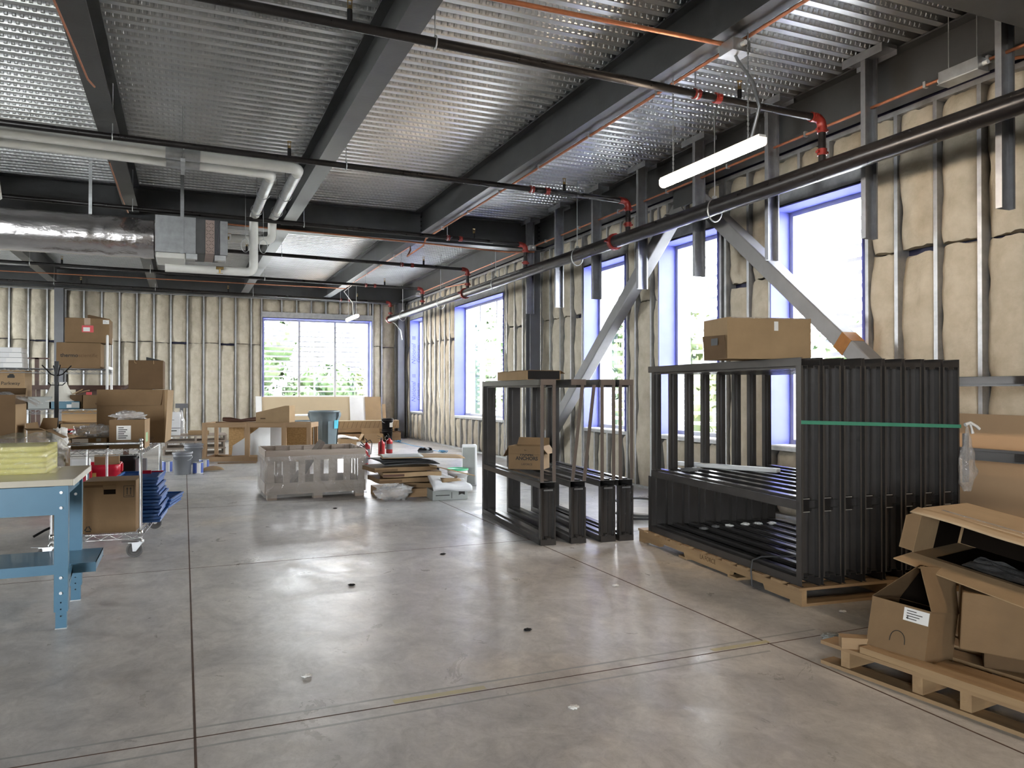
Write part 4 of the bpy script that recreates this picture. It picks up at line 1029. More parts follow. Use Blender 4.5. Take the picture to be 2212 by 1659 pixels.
# ------------------------------------------------------------------ workbench and foam
t = thing('workbench', 'blue steel workbench with pale laminate top', 'workbench', (-.60, 5.20, 0))
BH = .875
q = MB(); q.box(-2.1, .0, .0, .92, BH-.038, BH); q.build('bench_top', M['bench_top'], t, bevel=.003)
q = MB(); q.box(.0, .004, .0, .92, BH-.038, BH); q.build('edge_band', M['bench_edge'], t)
q = MB(); q.box(-2.0, -.035, -.006, -.003, BH-.205, BH-.040); q.box(-2.0, -.035, .70, .703, BH-.205, BH-.040); q.build('apron', M['bench_blue'], t)
q = MB(); q.hexa([(-.045,.05,BH-.10),(-.04,.05,BH-.10),(-.04,.70,BH-.10),(-.045,.70,BH-.10)], [(-.045,.0,BH-.04),(-.04,.0,BH-.04),(-.04,.72,BH-.04),(-.045,.72,BH-.04)]); q.build('side_apron', M['bench_blue'], t)
def bench_leg(x, y, fy):
    q = MB(); w_ = .072
    q.box(x-w_, x, y-.003*fy-.0015, y-.003*fy+.0015, .10, BH-.038)        # face
    q.box(x-.003, x, min(y, y+.055*fy), max(y, y+.055*fy), .10, BH-.038); q.box(x-w_, x-w_+.003, min(y, y+.055*fy), max(y, y+.055*fy), .10, BH-.038)
    l = q.build('leg', M['bench_blue'], t)
    q = MB(); q.box(x-w_+.008, x-.008, y+.003*fy-.002, y+.003*fy+.002, .004, .28); q.box(x-.010, x-.007, min(y, y+.045*fy), max(y, y+.045*fy), .004, .28); q.build('leg_extension', M['bench_blue'], l)
    q = MB(); q.box(x-w_+.006, x-.004, min(y-.003, y+.05*fy), max(y-.003, y+.05*fy), 0, .004); q.build('foot_plate', M['galv'], l)
    for z in (BH-.075, BH-.165, .30, .21):
        q = MB(); q.cyl((x-.036, y-.004, z), (x-.036, y-.012, z), .009, n=8); q.build('bolt_head', M['galv'], l)
    for z in (.155, .115, .075):
        q = MB(); q.cyl((x-.036, y-.0035, z), (x-.036, y-.0045, z), .0045, n=8); q.build('adjuster_hole', M['black'], l)
for x in (-.025, -1.95):
    bench_leg(x, -.0, 1); bench_leg(x, .66, 1)
q = MB(); q.box(-2.0, .10, .22, .69, .328, .334); q.box(-2.0, .10, .217, .22, .275, .334); q.box(-2.0, .10, .69, .693, .275, .334); q.box(.097, .10, .22, .69, .285, .334); q.build('lower_shelf', M['bench_blue'], t)
q = MB(); q.bar((-.03, .04, .30), (-.03, .66, .30), .006, .06); q.bar((-.03,.03,.21), (-.03,.22,.30), .006, .03); q.build('shelf_support', M['bench_blue'], t)

fx0 = -2.0; fx1 = -.80
t = thing('foam_sheets', 'stack of yellow foam sheets on the workbench', 'foam', (fx1, 5.62, BH))
for k_ in range(5):
    q = MB(); z0 = .034*k_
    def fs(u, v, z0=z0): return None
    q.sheet(lambda u, v: Vector((-1.2*(1-u)+.003*noise.noise((u*5, v*5, z0*90)), .48*v+.003*noise.noise((u*6, z0*50, 2)), z0+.0335+.0015*noise.noise((u*5, v*4, z0*30)))), 30, 10, .0332)
    q.build('foam_sheet', M['yellow'], t)
t = thing('plastic_bag', 'clear plastic bag pulled over the yellow foam stack', 'bag', (fx1, 5.62, BH))
mb = MB()
def fbag(u, v):
    # arch over the stack, open below
    a = v; x = -1.25+1.30*u; yy = -.012; zz = 0
    if a < .25: y = -.014-.01*noise.noise((u*8, v*9, 1)); z = .004+.18*a/.25
    elif a < .75: q_ = (a-.25)/.5; y = -.014+.51*q_; z = .19+.07*max(0, noise.noise((u*4.5, v*4, 5)))+.025*noise.noise((u*14, v*12, 2))+.05*max(0, sin(pi*q_))*(.5+.5*sin(u*9))
    else: q_ = (a-.75)/.25; y = .496+.012*noise.noise((u*8, v*9, 3)); z = .185*(1-q_)+.004
    if u > .93: 
        e = (u-.93)/.07; z = z*(1-.25*e); x += .03*noise.noise((v*9, 3, u*5))
    return Vector((x, y, z))
mb.grid(fbag, 60, 40)
# gathered end
def fend(u, v):
    p = fbag(1., u); c = Vector((.075, .26, .05)); q_ = p*(1-v*.85)+c*v*.85
    return q_+Vector((.02*sin(v*pi), .012*noise.noise((u*14, v*4, 1)), 0))
mb.grid(fend, 40, 8); mb.build('bag_film', M['thinbag'], t)

# ------------------------------------------------------------------ wire cart
CR = R(-4.6)
t = thing('wire_cart', 'chrome wire cart on casters loaded with cartons', 'cart', (-.985, 7.235, 0), CR)
cw, cd = .655, 1.40
for i, (x, y) in enumerate(((0,0),(cw,0),(0,cd),(cw,cd))):
    q = MB(); q.cyl((x,y,.14), (x,y,.975), .0128, n=12); po = q.build('post', M['chrome'], t)
    q = MB(); q.lathe([(.0165,.925),(.0165,.955),(.010,.96),(.018,.972),(.019,.985),(.012,.996),(0,.998)], 14, (x,y,0)); q.build('post_cap', M['chrome'], po)
    q = MB()
    for z in (.205, .905): q.lathe([(.013,z-.03),(.022,z-.028),(.018,z+.02),(.013,z+.022)], 14, (x,y,0))
    q.build('shelf_collar', M['chrome'], po)
    ca_ = MB(); dx = -.045
    ca_.lathe([(.026,.128),(.028,.142),(.016,.147),(0.013,.16)], 12, (x,y,0)); ca_.box(x+dx-.045, x+.025, y-.028, y+.028, .122, .129)
    for s_ in (-1, 1): ca_.hexa([(x+dx-.012,y+s_*.021-.0015,.052),(x+dx+.012,y+s_*.021-.0015,.052),(x+dx+.012,y+s_*.021+.0015,.052),(x+dx-.012,y+s_*.021+.0015,.052)], [(x+dx-.02,y+s_*.021-.0015,.123),(x+.02,y+s_*.021-.0015,.123),(x+.02,y+s_*.021+.0015,.123),(x+dx-.02,y+s_*.021+.0015,.123)])
    ca_.cyl((x+dx,y-.026,.0635), (x+dx,y+.026,.0635), .006, n=8); ca_.bar((x+dx-.03,y,.126), (x+dx-.10,y-.012,.134), .035, .006)
    cs = ca_.build('caster_fork', M['galv'], t)
    q = MB(); Mw = Matrix.Translation((x+dx, y, .0635)) @ Matrix.Rotation(R(90), 4, 'X')
    q.lathe([(.0,-.012),(.02,-.014),(.02,-.009),(.046,-.009),(.048,-.015),(.060,-.015),(.0635,-.010),(.0635,.010),(.060,.015),(.048,.015),(.046,.009),(.02,.009),(.02,.014),(0,.012)], 28, M=Mw)
    q.build('caster_wheel', M['rubber'], cs)
def wire_shelf(parent, x0, x1, y0, y1, z, m, along_y=True, pitch=.032, name='wire_shelf', drop=.045):
    q = MB(); w = .0035
    for zz in (z, z-drop):
        for a, b in (((x0,y0),(x1,y0)),((x1,y0),(x1,y1)),((x1,y1),(x0,y1)),((x0,y1),(x0,y0))): q.cyl((*a,zz), (*b,zz), w, n=6)
    # zigzag trusses
    for (ax, ay), (bx_, by_) in (((x0,y0),(x1,y0)),((x1,y0),(x1,y1)),((x1,y1),(x0,y1)),((x0,y1),(x0,y0))):
        Ln = math.hypot(bx_-ax, by_-ay); n = max(4, int(Ln/.055)); pts = [(ax+(bx_-ax)*i/n, ay+(by_-ay)*i/n, z-.004 if i % 2 else z-drop+.004) for i in range(n+1)]
        q.tube(pts, .0024, 5, False)
    n = int((y1-y0)/pitch) if not along_y else int((x1-x0)/pitch)
    for i in range(1, n):
        if along_y: x = x0+(x1-x0)*i/n; q.cyl((x,y0,z+.002), (x,y1,z+.002), .0022, n=5)
        else: y = y0+(y1-y0)*i/n; q.cyl((x0,y,z+.002), (x1,y,z+.002), .0022, n=5)
    k = 3
    for i in range(1, k):
        if along_y: y = y0+(y1-y0)*i/k; q.cyl((x0,y,z-.002), (x1,y,z-.002), .003, n=5)
        else: x = x0+(x1-x0)*i/k; q.cyl((x,y0,z-.002), (x,y1,z-.002), .003, n=5)
    return q.build(name, m, parent)
wire_shelf(t, .0, cw, .0, cd, .20, M['chrome']); wire_shelf(t, 0, cw, 0, cd, .90, M['chrome'])
for y in (0, cd):
    q = MB(); q.cyl((.0,y,.955), (cw,y,.955), .0128, n=12); q.build('handle_bar', M['chrome'], t)
q = MB(); q.cyl((cw,0,.955), (cw,cd,.955), .011, n=10); q.build('side_rail', M['chrome'], t)
CO = Vector((-.985, 7.235, 0)); cc, cs_ = cos(CR), sin(CR)
def CP(x, y, z): return (CO.x+cc*x-cs_*y, CO.y+cs_*x+cc*y, z)
z = .206
t = carton('brown carton with hand hole and arrow mark on the cart bottom shelf', CP(.215, .035, z), .40, .40, .435, 'card', CR, tape=False)
q = MB(); q.box(.155, .245, -.001, .006, .325, .365); q.build('hand_hole', M['void'], t)
q = MB(); q.hexa([(.155,-.001,.366),(.245,-.001,.366),(.245,.002,.366),(.155,.002,.366)], [(.150,-.016,.400),(.250,-.016,.400),(.250,-.013,.402),(.150,-.013,.402)]); q.build('hand_hole_flap', M['card'], t)
q = MB(); q.box(.01, .15, -.0008, .0, .385, .405); q.build('tape_strip', M['card_dark'], t)
q = MB(); x0, x1, z0, z1 = .305, .385, .295, .392
for a in ((x0,x1,z0,z0+.004),(x0,x1,z1-.004,z1),(x0,x0+.004,z0+.004,z1-.004),(x1-.004,x1,z0+.004,z1-.004),(x0+.015,x1-.015,z0+.012,z0+.016)): q.box(a[0],a[1],-.0008,0,a[2],a[3])
for x in (.332, .358):
    q.box(x-.003, x+.003, -.0008, 0, .318, .362); q.prism([(x-.008,.362),(x+.008,.362),(x,.380)], -.0008, 0)
q.build('arrow_mark', M['ink'], t)
q = MB(); c = Vector((.040, -.0005, .040)); R_ = .033
V = [c+Vector((R_*cos(a), 0, R_*sin(a))) for a in (pi/2, pi/2+2*pi/3, pi/2+4*pi/3)]
for i in range(3):
    a, b = V[i], V[(i+1) % 3]; p0 = a.lerp(b, .18); p1 = a.lerp(b, .72); q.bar(p0, p1, .0012, .008, up=(b-a).cross(Vector((0,1,0)))); 
    d = (b-a).normalized(); nrm = d.cross(Vector((0,1,0))); tip = a.lerp(b, .90); q.add([p1+nrm*.009-Vector((0,.0006,0)), p1-nrm*.009-Vector((0,.0006,0)), tip-Vector((0,.0006,0))], [(0,1,2)])
q.build('recycling_mark', M['ink'], t)
# blue coated trays
for i in range(14):
    z = .207+.030*i; j = .012*sin(i*2.1); dx = .0 if i < 9 else -.04
    t = thing('wire_tray', 'blue coated wire tray, %s from the bottom of the cart stack' % ORD[i], 'tray', CP(.385+dx*.5+j, .50+.02*cos(i*1.7)-(.0 if 3 < i < 9 else .03), z), CR, 'blue trays on the cart')
    if i == 0:
        q = MB()
        for a, b in (((0,0),(.36,0)),((.36,0),(.36,.62)),((.36,.62),(0,.62)),((0,.62),(0,0))): q.bar((*a,.011), (*b,.011), .014, .020)
        q.build('tray_rim', M['blue_wire'], t)
        q = MB()
        for k_ in range(1, 12): q.bar((0, .62*k_/12, .006), (.36, .62*k_/12, .006), .012, .006)
        q.build('tray_slats', M['blue_wire'], t); tray0 = t
    else:
        for ch in tray0.children: copy_tree(ch, parent=t)
for i in range(3):
    t = thing('wire_tray', 'blue tray jutting out past the cart end, %s from below' % ORD[i], 'tray', CP(.40+.012*i, 1.10, .245+.034*i), CR+R(-6), 'blue trays on the cart')
    for ch in tray0.children: copy_tree(ch, parent=t)
TZ = .906
t = carton('carton with white shipping label on the cart top shelf', CP(.405, .06, TZ), .27, .34, .245, 'card', CR, flaps={'r': (.0, 0)}, tape=False)
bpy.data.objects.remove([c for c in t.children if c.name.startswith('flap')][0])
q = MB(); q.box(.004, .266, .004, .336, .215, .22); q.build('inner_panel', M['card_dark'], t)
sticker(t, .055, .165, .075, .195, lines=6)
q = MB(); q.box(.2705, .2712, .08, .20, .05, .13); q.build('green_label', M['green_label'], t)
q = MB(); q.box(.2702, .2708, .005, .335, .0, .245); q.build('pale_side', M['card_light'], t)
puffy('plastic_wrap', 'crumpled clear film stuffed in the labelled cart carton', 'plastic film', CP(.54, .20, TZ+.235), .12, .10, .04, 12, 'bag', .45, 'crumpled clear film')
t = carton('low carton with white paper label on the cart top shelf', CP(.115, .08, TZ), .27, .26, .095, 'card', CR, tape=False)
sticker(t, .01, .13, .03, .09, lines=1); sticker(t, .19, .225, .065, .09, 'greybox')
puffy('plastic_wrap', 'heap of clear plastic bags on the low cart carton', 'plastic film', CP(.265, .20, TZ+.098), .14, .11, .05, 14, 'bag', .55, 'crumpled clear film')
t = carton('large brown carton with front flap hanging on the cart top shelf', CP(.185, .78, TZ), .57, .56, .50, 'card', CR, tape=False)
q = MB(); q.hexa([(.0,-.022,.355),(.54,-.022,.355),(.54,-.018,.355),(.0,-.018,.355)], [(.005,-.004,.50),(.56,-.004,.50),(.56,0,.50),(.005,0,.50)]); q.build('flap', M['card'], t)
q = MB(); q.hexa([(.57,.0,.0),(.575,.0,.0),(.575,.55,.0),(.57,.55,.0)], [(.57,.0,.495),(.60,.0,.495),(.60,.55,.495),(.57,.55,.495)]); q.build('side_flap', M['card_light'], t)
t = carton('square brown carton stacked on the large cart carton', CP(.435, .86, TZ+.503), .30, .33, .275, 'card_dark', CR+R(3), tape=False)
q = MB(); q.hexa([(.15,.03,.275),(.29,.03,.275),(.29,.20,.275),(.15,.20,.275)], [(.15,.03,.305),(.16,.03,.305),(.16,.20,.305),(.15,.20,.305)]); q.build('raised_flap', M['black'], t)
q = MB(); q.tube([(.05,-.002,.274), (.055,-.003,.252), (.07,-.003,.245)], .003, 5); q.tube([(.215,-.002,.274), (.217,-.003,.24)], .003, 5); q.build('tape_scrap', M['card_light'], t)
t = thing('wood_strips', 'dark wooden strips leaning behind the square cart carton', 'wood', CP(.08, 1.36, TZ+.35), CR)
q = MB(); q.bar((0,0,.0), (.32,.02,.21), .02, .03); q.build('leaning_strip', M['brown_wood'], t)
q = MB(); q.hexa([(.1,.03,.0),(.5,.03,.0),(.5,.035,.0),(.1,.035,.0)], [(.22,.03,.17),(.5,.03,.19),(.5,.035,.19),(.22,.035,.17)]); q.build('pale_sheet', M['card_light'], t)

# ------------------------------------------------------------------ chrome shelving with cartons
SY = 9.42
sx1 = XA(227, SY)+.02; SW = 1.9; sx0 = sx1-SW
t = thing('wire_shelving', 'chrome wire shelving unit stacked with cartons', 'shelving', (sx0, SY, 0))
for x in (0, SW):
    for y in (0, .55):
        q = MB(); q.cyl((x,y,0), (x,y,1.985), .0135, n=10); q.lathe([(.0135,1.985),(.010,2.0),(0,2.003)], 10, (x,y,0)); q.build('post', M['chrome'] if x == 0 else M['white'], t)
for z in (.76, 1.195, 1.63): wire_shelf(t, 0, SW, 0, .55, z, M['galv_dark'], False, .04)
q = MB(); q.bar((SW, 0, 1.645), (SW, .55, 1.645), .03, .03); q.build('shelf_end', M['white'], t)
S0, S1, S2 = .766, 1.201, 1.636
def sc(label, px0, px1, pyt, zb, dep, m='card', yo=.0, **kw):
    """carton on the shelving from its pixel span and support height"""
    Y = SY+.02+yo; x0, x1 = XA(px0, Y), XA(px1, Y); zt = ZA(pyt, (x0+x1)/2, Y)
    return carton(label, (x0, Y, zb), x1-x0, dep, zt-zb, m, **kw), x1-x0, zt-zb
t, w_, h_ = sc('brown carton with one line of dark lettering on the top shelf', 121, 217, 740, S2, .42, 'card', tape=False)
text('thermo', .105, M['ink'], t, on_front(w_*.29, h_*.5), bold=.002, fit=w_*.40); text('scientific', .105, M['card_dark'], t, on_front(w_*.715, h_*.5), fit=w_*.43)
zt = S2+h_+.002
t, w_, h_ = sc('brown carton with red pouch topping the lettered top shelf carton', 139, 236, 687, zt, .40, 'card', tape=False, yo=.01)
q = MB(); q.box(w_/2-.03, w_/2+.03, -.001, 0, h_*.72, h_); q.build('packing_tape', M['tape'], t)
sticker(t, w_*.38, w_*.64, h_*.42, h_*.70, 'red_label', 'document_pouch'); sticker(t, w_*.41, w_*.56, h_*.46, h_*.62, y=-.0018)
sticker(t, w_*.85, w_*.99, h_*.78, h_*.94, lines=2)
q = MB(); q.hexa([(w_*.5,.02,h_),(w_*.98,.02,h_),(w_*.98,.19,h_),(w_*.5,.19,h_)], [(w_*.5,.02,h_+.035),(w_*.54,.02,h_+.038),(w_*.54,.19,h_+.038),(w_*.5,.19,h_+.035)]); q.build('raised_flap', M['card_dark'], t)
M['whitebox'] = mat('WhiteCarton', (.72,.73,.74), .6, var=.04)
for i in range(4):
    Y = SY+.03; x1 = XA(48-(i == 2)*0, Y)-.004*i; zb = S2+.0535*i
    t = thing('flat_box', 'flat white box on the top shelf, %s from the bottom' % ORD[i], 'box', (x1-.62, Y, zb), 0, 'flat white boxes')
    q = MB(); q.box(0, .62, 0, .34, 0, .052); q.build('box_body', M['whitebox'], t, bevel=.003)
    q = MB(); q.box(.62-.17+.03*i, .6195, -.0012, 0, .004, .049); q.build('bright_end_panel', M['white'], t)
t, w_, h_ = sc('tan carton with black emblem above a word on the middle shelf', -60, 54, 799, S1, .40, 'card_light', tape=False)
text('Parkway', .115, M['ink'], t, on_front(w_*.72, h_*.66), fit=w_*.36)
q = MB(); q.box(w_*.66, w_*.80, -.001, 0, h_*.80, h_*.86); q.prism([(w_*.68,h_*.86),(w_*.79,h_*.86),(w_*.775,h_*.90),(w_*.70,h_*.90)], -.001, 0); q.build('emblem_mark', M['ink'], t)
t, w_, h_ = sc('grey storage bin on the middle shelf beside the lamp shade', 60, 112, 857, S1, .36, 'greybox', tape=False)
t, w_, h_ = sc('teal file box with paper label under the lamp shade', 105, 172, 867, S1, .33, 'teal', tape=False, yo=-.0); sticker(t, w_*.58, w_*.8, h_*.15, h_*.6)
q = MB(); q.box(w_*.74, w_-.002, -.002, .0, .01, h_-.01); q.build('grey_end', M['greybox'], t); TB = S1+h_
ls = thing('lamp_shade', 'cream bell shaped lamp shade on the teal file box', 'lamp shade', (XA(128, SY+.16), SY+.175, TB+.003))
q = MB(); n = 24; prof = [(.190,0),(.150,.04),(.120,.085),(.096,.13),(.078,.17),(.068,.200)]
q.lathe(prof, n, smooth=False); q.build('shade_cloth', M['lampshade'], ls)
q = MB()
for r_, z_ in ((.190,0),(.068,.200)): q.tube([(r_*cos(a), r_*sin(a), z_) for a in [2*pi*i/24 for i in range(25)]], .004, 5, False)
q.build('shade_trim', M['white'], ls)
t, w_, h_ = sc('open dark carton of odds and ends on the middle shelf', 151, 178, 853, S1, .30, 'card_dark', tape=False, yo=.04)
q = MB(); q.bar((0,.1,h_), (w_*.9,.12,h_+.06), .03, .01); q.bar((w_*.3,.2,h_+.01), (w_*1.4,.15,h_+.05), .03, .012); q.build('loose_contents', M['card_light'], t)
t, w_, h_ = sc('brown carton at the shelving end on the middle shelf', 179, 213, 853, S1, .34, 'card', tape=False)
q = MB(); q.box(w_*.15, w_*.5, .08, .11, h_, h_+.03); q.build('red_scrap', M['red_label'], t)
t, w_, h_ = sc('oak drawer front standing on the lower shelf', 133, 212, 887, S0, .03, 'oak', tape=False, yo=.36)
t, w_, h_ = sc('pale carton with red band and black lettering on the lower shelf', 131, 236, 915, S0, .34, 'card_light', tape=False, yo=-.02)
sticker(t, .0, w_*.34, h_*.62, h_*.80, 'red_label', 'red_band'); text('thermo', .085, M['ink'], t, on_front(w_*.27, h_*.42), bold=.002, fit=w_*.38)
t, w_, h_ = sc('dark carton standing on the lower shelf behind the coat rack', 100, 126, 912, S0, .34, 'card', tape=False)
# red bin and others under the shelving
def tub(label, c, w, d, h, m, rz=0, cat='bin', name='plastic_bin', group=None, rimw=.02):
    t = thing(name, label, cat, (*c, 0) if len(c) == 2 else c, rz, group)
    q = MB(); n = 8
    def ring(s, z, k=.16):
        pts = []
        for cx, cy, a0 in ((1,1,0),(-1,1,90),(-1,-1,180),(1,-1,270)):
            for i in range(n+1):
                a = R(a0+90*i/n); r_ = min(w,d)*k; pts.append(Vector((cx*(w/2*s-r_)+r_*cos(a), cy*(d/2*s-r_)+r_*sin(a), z)))
        return pts
    rings = [ring(.84,0), ring(.97,h*.86), ring(1.,h*.87), ring(1.,h*.995), ring(.985,h), ring(.95,h*.99), ring(.82,.012)]
    L = len(rings[0]); vs = [p for r_ in rings for p in r_]; fs = []
    for i in range(len(rings)-1):
        for j in range(L): fs.append((i*L+j, i*L+(j+1) % L, (i+1)*L+(j+1) % L, (i+1)*L+j))
    q.add(vs, fs, True); q.add(rings[0], [tuple(range(L))[::-1]]); q.add(rings[-1], [tuple(range(L))]); q.build('bin_shell', M[m], t)
    for s_ in (-1, 1):
        g = MB(); g.box(s_*(w/2-.005)-.012, s_*(w/2-.005)+.02, -d*.18, d*.18, h*.84, h*.985); g.build('bin_handle', M[m], t)
    return t
t = tub('red plastic bin on the floor under the shelving', (XA(209, 9.72), 9.70), .50, .44, .585, 'red_bin')
q = MB(); q.box(-.06, .02, -.2135, -.2095, .40, .50); q.build('yellow_sticker', M['yellow'], t)
t = carton('pale carton panel standing in the red bin', (XA(206, 9.75), 9.66, .30), .25, .05, .38, 'card_light', tape=False)
t = thing('white_jug', 'white and blue plastic jug beside the red bin rim', 'jug', (XA(176, 9.45), 9.34, .30))
t.location.z = 0
q = MB(); q.box(-.11, .11, -.07, .07, 0, .54); q.build('jug_stand', M['red_bin'], t); q = MB(); q.box(-.10, .10, -.065, .065, .54, .57); q.build('blue_band', M['can_blue'], t)
q = MB(); q.box(-.10, .10, -.065, .065, .57, .68); q.build('jug_body', M['white'], t, bevel=.03)
t = tub('black plastic bin behind the cart', (XA(267, 10.4), 10.4), .32, .34, .61, 'black')
t = thing('leaning_board', 'pale grey panel leaning beside the black bin', 'panel', (XA(293, 10.2), 10.15, 0))
q = MB(); q.box(0, .13, 0, .03, 0, .59); q.build('panel_sheet', M['bucket'], t, bevel=.01)
t = thing('small_tool', 'dark red handled tool lying on the blue trays', 'tool', CP(.60, .72, .625), CR)
q = MB(); q.box(-.03, .05, 0, .03, 0, .03); q.cyl((.05,.015,.015), (.15,.015,.02), .006, n=6); q.build('tool_body', M['red_bin'], t)

# coat rack
t = thing('coat_rack', 'black coat rack standing before the shelving', 'coat rack', (XA(122.5, 8.55), 8.55, 0))
q = MB(); q.box(-.017, .017, -.017, .017, 0, 1.68); q.build('pole', M['black'], t)
for a in (0, 90, 180, 270):
    d = Vector((cos(R(a+20)), sin(R(a+20)), 0))
    q = MB(); q.tube([Vector((0,0,1.54))+d*.012, Vector((0,0,1.555))+d*.05, Vector((0,0,1.64))+d*.125], .006, 6); q.build('long_hook', M['black'], t)
    q = MB(); q.tube([Vector((0,0,1.45))+d*.012, Vector((0,0,1.45))+d*.05, Vector((0,0,1.475))+d*.075], .005, 6); q.build('short_hook', M['black'], t)
    q = MB(); q.tube([Vector((0,0,.10)), Vector((0,0,.06))+d*.10, Vector((0,0,.012))+d*.19], .012, 6); q.build('base_foot', M['black'], t)
q = MB(); q.box(.017, .16, -.012, .012, .985, 1.01); q.build('side_arm', M['black'], t)

# cartons on a second table behind the bench
t = thing('side_table', 'plain grey table behind the workbench carrying open cartons', 'table', (-2.7, 6.50, 0))
q = MB(); q.box(0, 1.93, 0, .58, .715, .745); q.build('table_top', M['greybox'], t)
for y in (.03, .52):
    for x in (.05, XA(134 if y < .1 else 160, 6.5+y)+2.7-.015):
        q = MB(); q.box(x, x+.03, y, y+.03, 0, .715); q.build('leg', M['column'], t)
TX = XA(33, 6.56)
t = carton('dark brown open carton with film on the side table', (TX-.62, 6.56, .747), .62, .40, .62, 'card_dark', 0, flaps={'b': (.10, 60)}, tape=False)
q = MB(); q.box(.621, .625, .0, .40, .0, .55); q.build('pale_side', M['card_light'], t)
q = MB(); q.grid(lambda u, v: Vector((.02+.72*u, .02+.36*v, .625+.04*noise.noise((u*5, v*5, 2))-.10*max(0, u-.74)*3)), 22, 14); q.build('film_cover', M['bag'], t)
t = carton('half open carton with raised flaps on the side table', (TX+.07, 6.60, .747), .12, .30, .36, 'card', R(-6), flaps={'f': (.12, 80), 'r': (.13, 118), 'l': (.05, 10), 'b': (.10, 40)}, tape=False)
t = carton('small dark carton carrying the crumpled paper on the side table', (TX+.205, 6.66, .747), .11, .2, .20, 'card_dark', tape=False)
puffy('paper_wad', 'crumpled white paper sheet heaped beside the half open carton', 'paper', (TX+.255, 6.74, .95), .06, .06, .085, 41, 'paper', .45, None, 1.6, 'paper_sheet')
t = thing('wooden_stand', 'dark brown wooden table frame behind the shelving', 'table', (XA(57, 12.2), 12.2, 0))
Lw = XA(283, 12.2)-XA(57, 12.2)
q = MB(); q.box(0, Lw, 0, .5, 1.41, 1.47); q.build('table_rail', M['brown_wood'], t)
q = MB(); q.box(Lw*.42, Lw, .45, .5, 1.16, 1.41); q.build('back_panel', M['brown_wood'], t)
for x in (.05, Lw-.1):
    q = MB(); q.box(x, x+.05, .02, .07, 0, 1.41); q.build('leg', M['brown_wood'], t); q = MB(); q.box(x, x+.05, .42, .47, 0, 1.41); q.build('leg', M['brown_wood'], t)
q = MB(); q.box(.08, .13, .1, .14, 1.47, 1.85); q.box(-.03, .25, .1, .14, 1.83, 1.85); q.build('upright_tee', M['brown_wood'], t)

# ------------------------------------------------------------------ pails, cans, far clutter
def pail(label, c, r, h, m, lid=None, group=None, z=0., bail=True):
    t = thing('pail', label, 'pail', (*c, z), 0, group)
    q = MB(); q.lathe([(0,0),(r*.86,0),(r*.88,.006),(r*.97,h*.80),(r*1.03,h*.80),(r*1.03,h*.83),(r*.98,h*.84),(r*.99,h*.91),(r*1.06,h*.91),(r*1.06,h*.97),(r,h*.975),(r*.95,h*.97),(r*.84,.01),(0,.01)], 28); q.build('pail_body', M[m], t)
    if lid: q = MB(); q.lathe([(r*1.08,h*.93),(r*1.08,h*1.0),(r*1.0,h*1.005),(r*.97,h*.985),(0,h*.985)], 28); q.build('lid', M[lid], t)
    if bail: q = MB(); q.tube([(r*1.05*cos(a), -.02-.11*sin(a), h*.80-.07*sin(a)) for a in [pi*i/12 for i in range(13)]], .003, 5); q.build('wire_bail', M['galv'], t)
    return t
pail('grey lidded pail standing nearest among the paint cans', (PT(394, 1026)[0], PT(394, 1026)[1]+.12), .148, .37, 'bucket', 'bucket', 'grey pails')
pail('second grey pail behind the paint cans', (PT(418, 1003)[0], PT(418, 1003)[1]+.12), .165, .38, 'bucket', 'bucket', 'grey pails')
def paint_can(label, px, py):
    x, y = PT(px, py); t = thing('paint_can', label, 'paint can', (x, y+.08, 0), R(30), 'paint cans')
    q = MB(); q.lathe([(0,0),(.083,0),(.084,.005),(.082,.012),(.082,.185),(.085,.19),(.083,.195),(.07,.192),(0,.19)], 24); q.build('can_body', M['galv'], t)
    q = MB()
    q.mi = 0; n = 24
    for k_ in range(n):
        a0, a1 = 2*pi*k_/n, 2*pi*(k_+1)/n; q.mi = 1 if (k_ % 12) in (3, 4, 5) else 0
        q.add([(.0827*cos(a0), .0827*sin(a0), .015), (.0827*cos(a1), .0827*sin(a1), .015), (.0827*cos(a1), .0827*sin(a1), .182), (.0827*cos(a0), .0827*sin(a0), .182)], [(0,1,2,3)], True)
    q.build('can_label', [M['can_blue'], M['white']], t)
paint_can('blue and white paint can left of the nearest grey pail', 361, 1021); paint_can('blue and white paint can between the grey pails', 428, 1024); paint_can('blue paint can in front of the wooden crate post', 441, 1017)
pallet('low grey pallet of the dark stack behind the paint cans', (XA(352, 18.0), 18.0, 0), 1.25, 1.0, 0, .14, m='greywood', notch=False)
pallet('middle grey pallet of the dark stack behind the paint cans', (XA(357, 18.0), 18.02, .142), 1.2, 1.0, 0, .14, m='greywood', notch=False)
pallet('top grey pallet of the dark stack behind the paint cans', (XA(355, 18.0), 18.0, .284), 1.25, 1.0, 0, .14, m='greywood', notch=False)
t = carton('shallow pale tray on the dark pallet stack', (XA(407, 18.1), 18.1, .426), .42, .3, .09, 'card_light', tape=False)
t = carton('white printed carton on the dark pallet stack', (XA(359, 18.05), 18.1, .426), .28, .3, .50, 'whitebox', tape=False)
q = MB(); q.box(.01, .29, -.001, 0, .155, .165); q.box(.03, .21, -.001, 0, .09, .11); q.box(.03, .16, -.001, 0, .33, .34); q.build('printed_lines', M['ink'], t)
t = thing('tee_post', 'grey tee shaped steel post standing before the end wall', 'post', (XA(392.5, 20.2), 20.2, 0))
q = MB(); q.box(-.04, .04, -.04, .04, 0, .98); q.build('post_shaft', M['column'], t); q = MB(); q.box(-.14, .14, -.05, .05, .97, 1.08); q.build('cross_plate', M['column'], t)
q = MB(); q.box(-.12, .12, -.12, .12, 0, .012); q.build('foot_plate', M['column'], t)
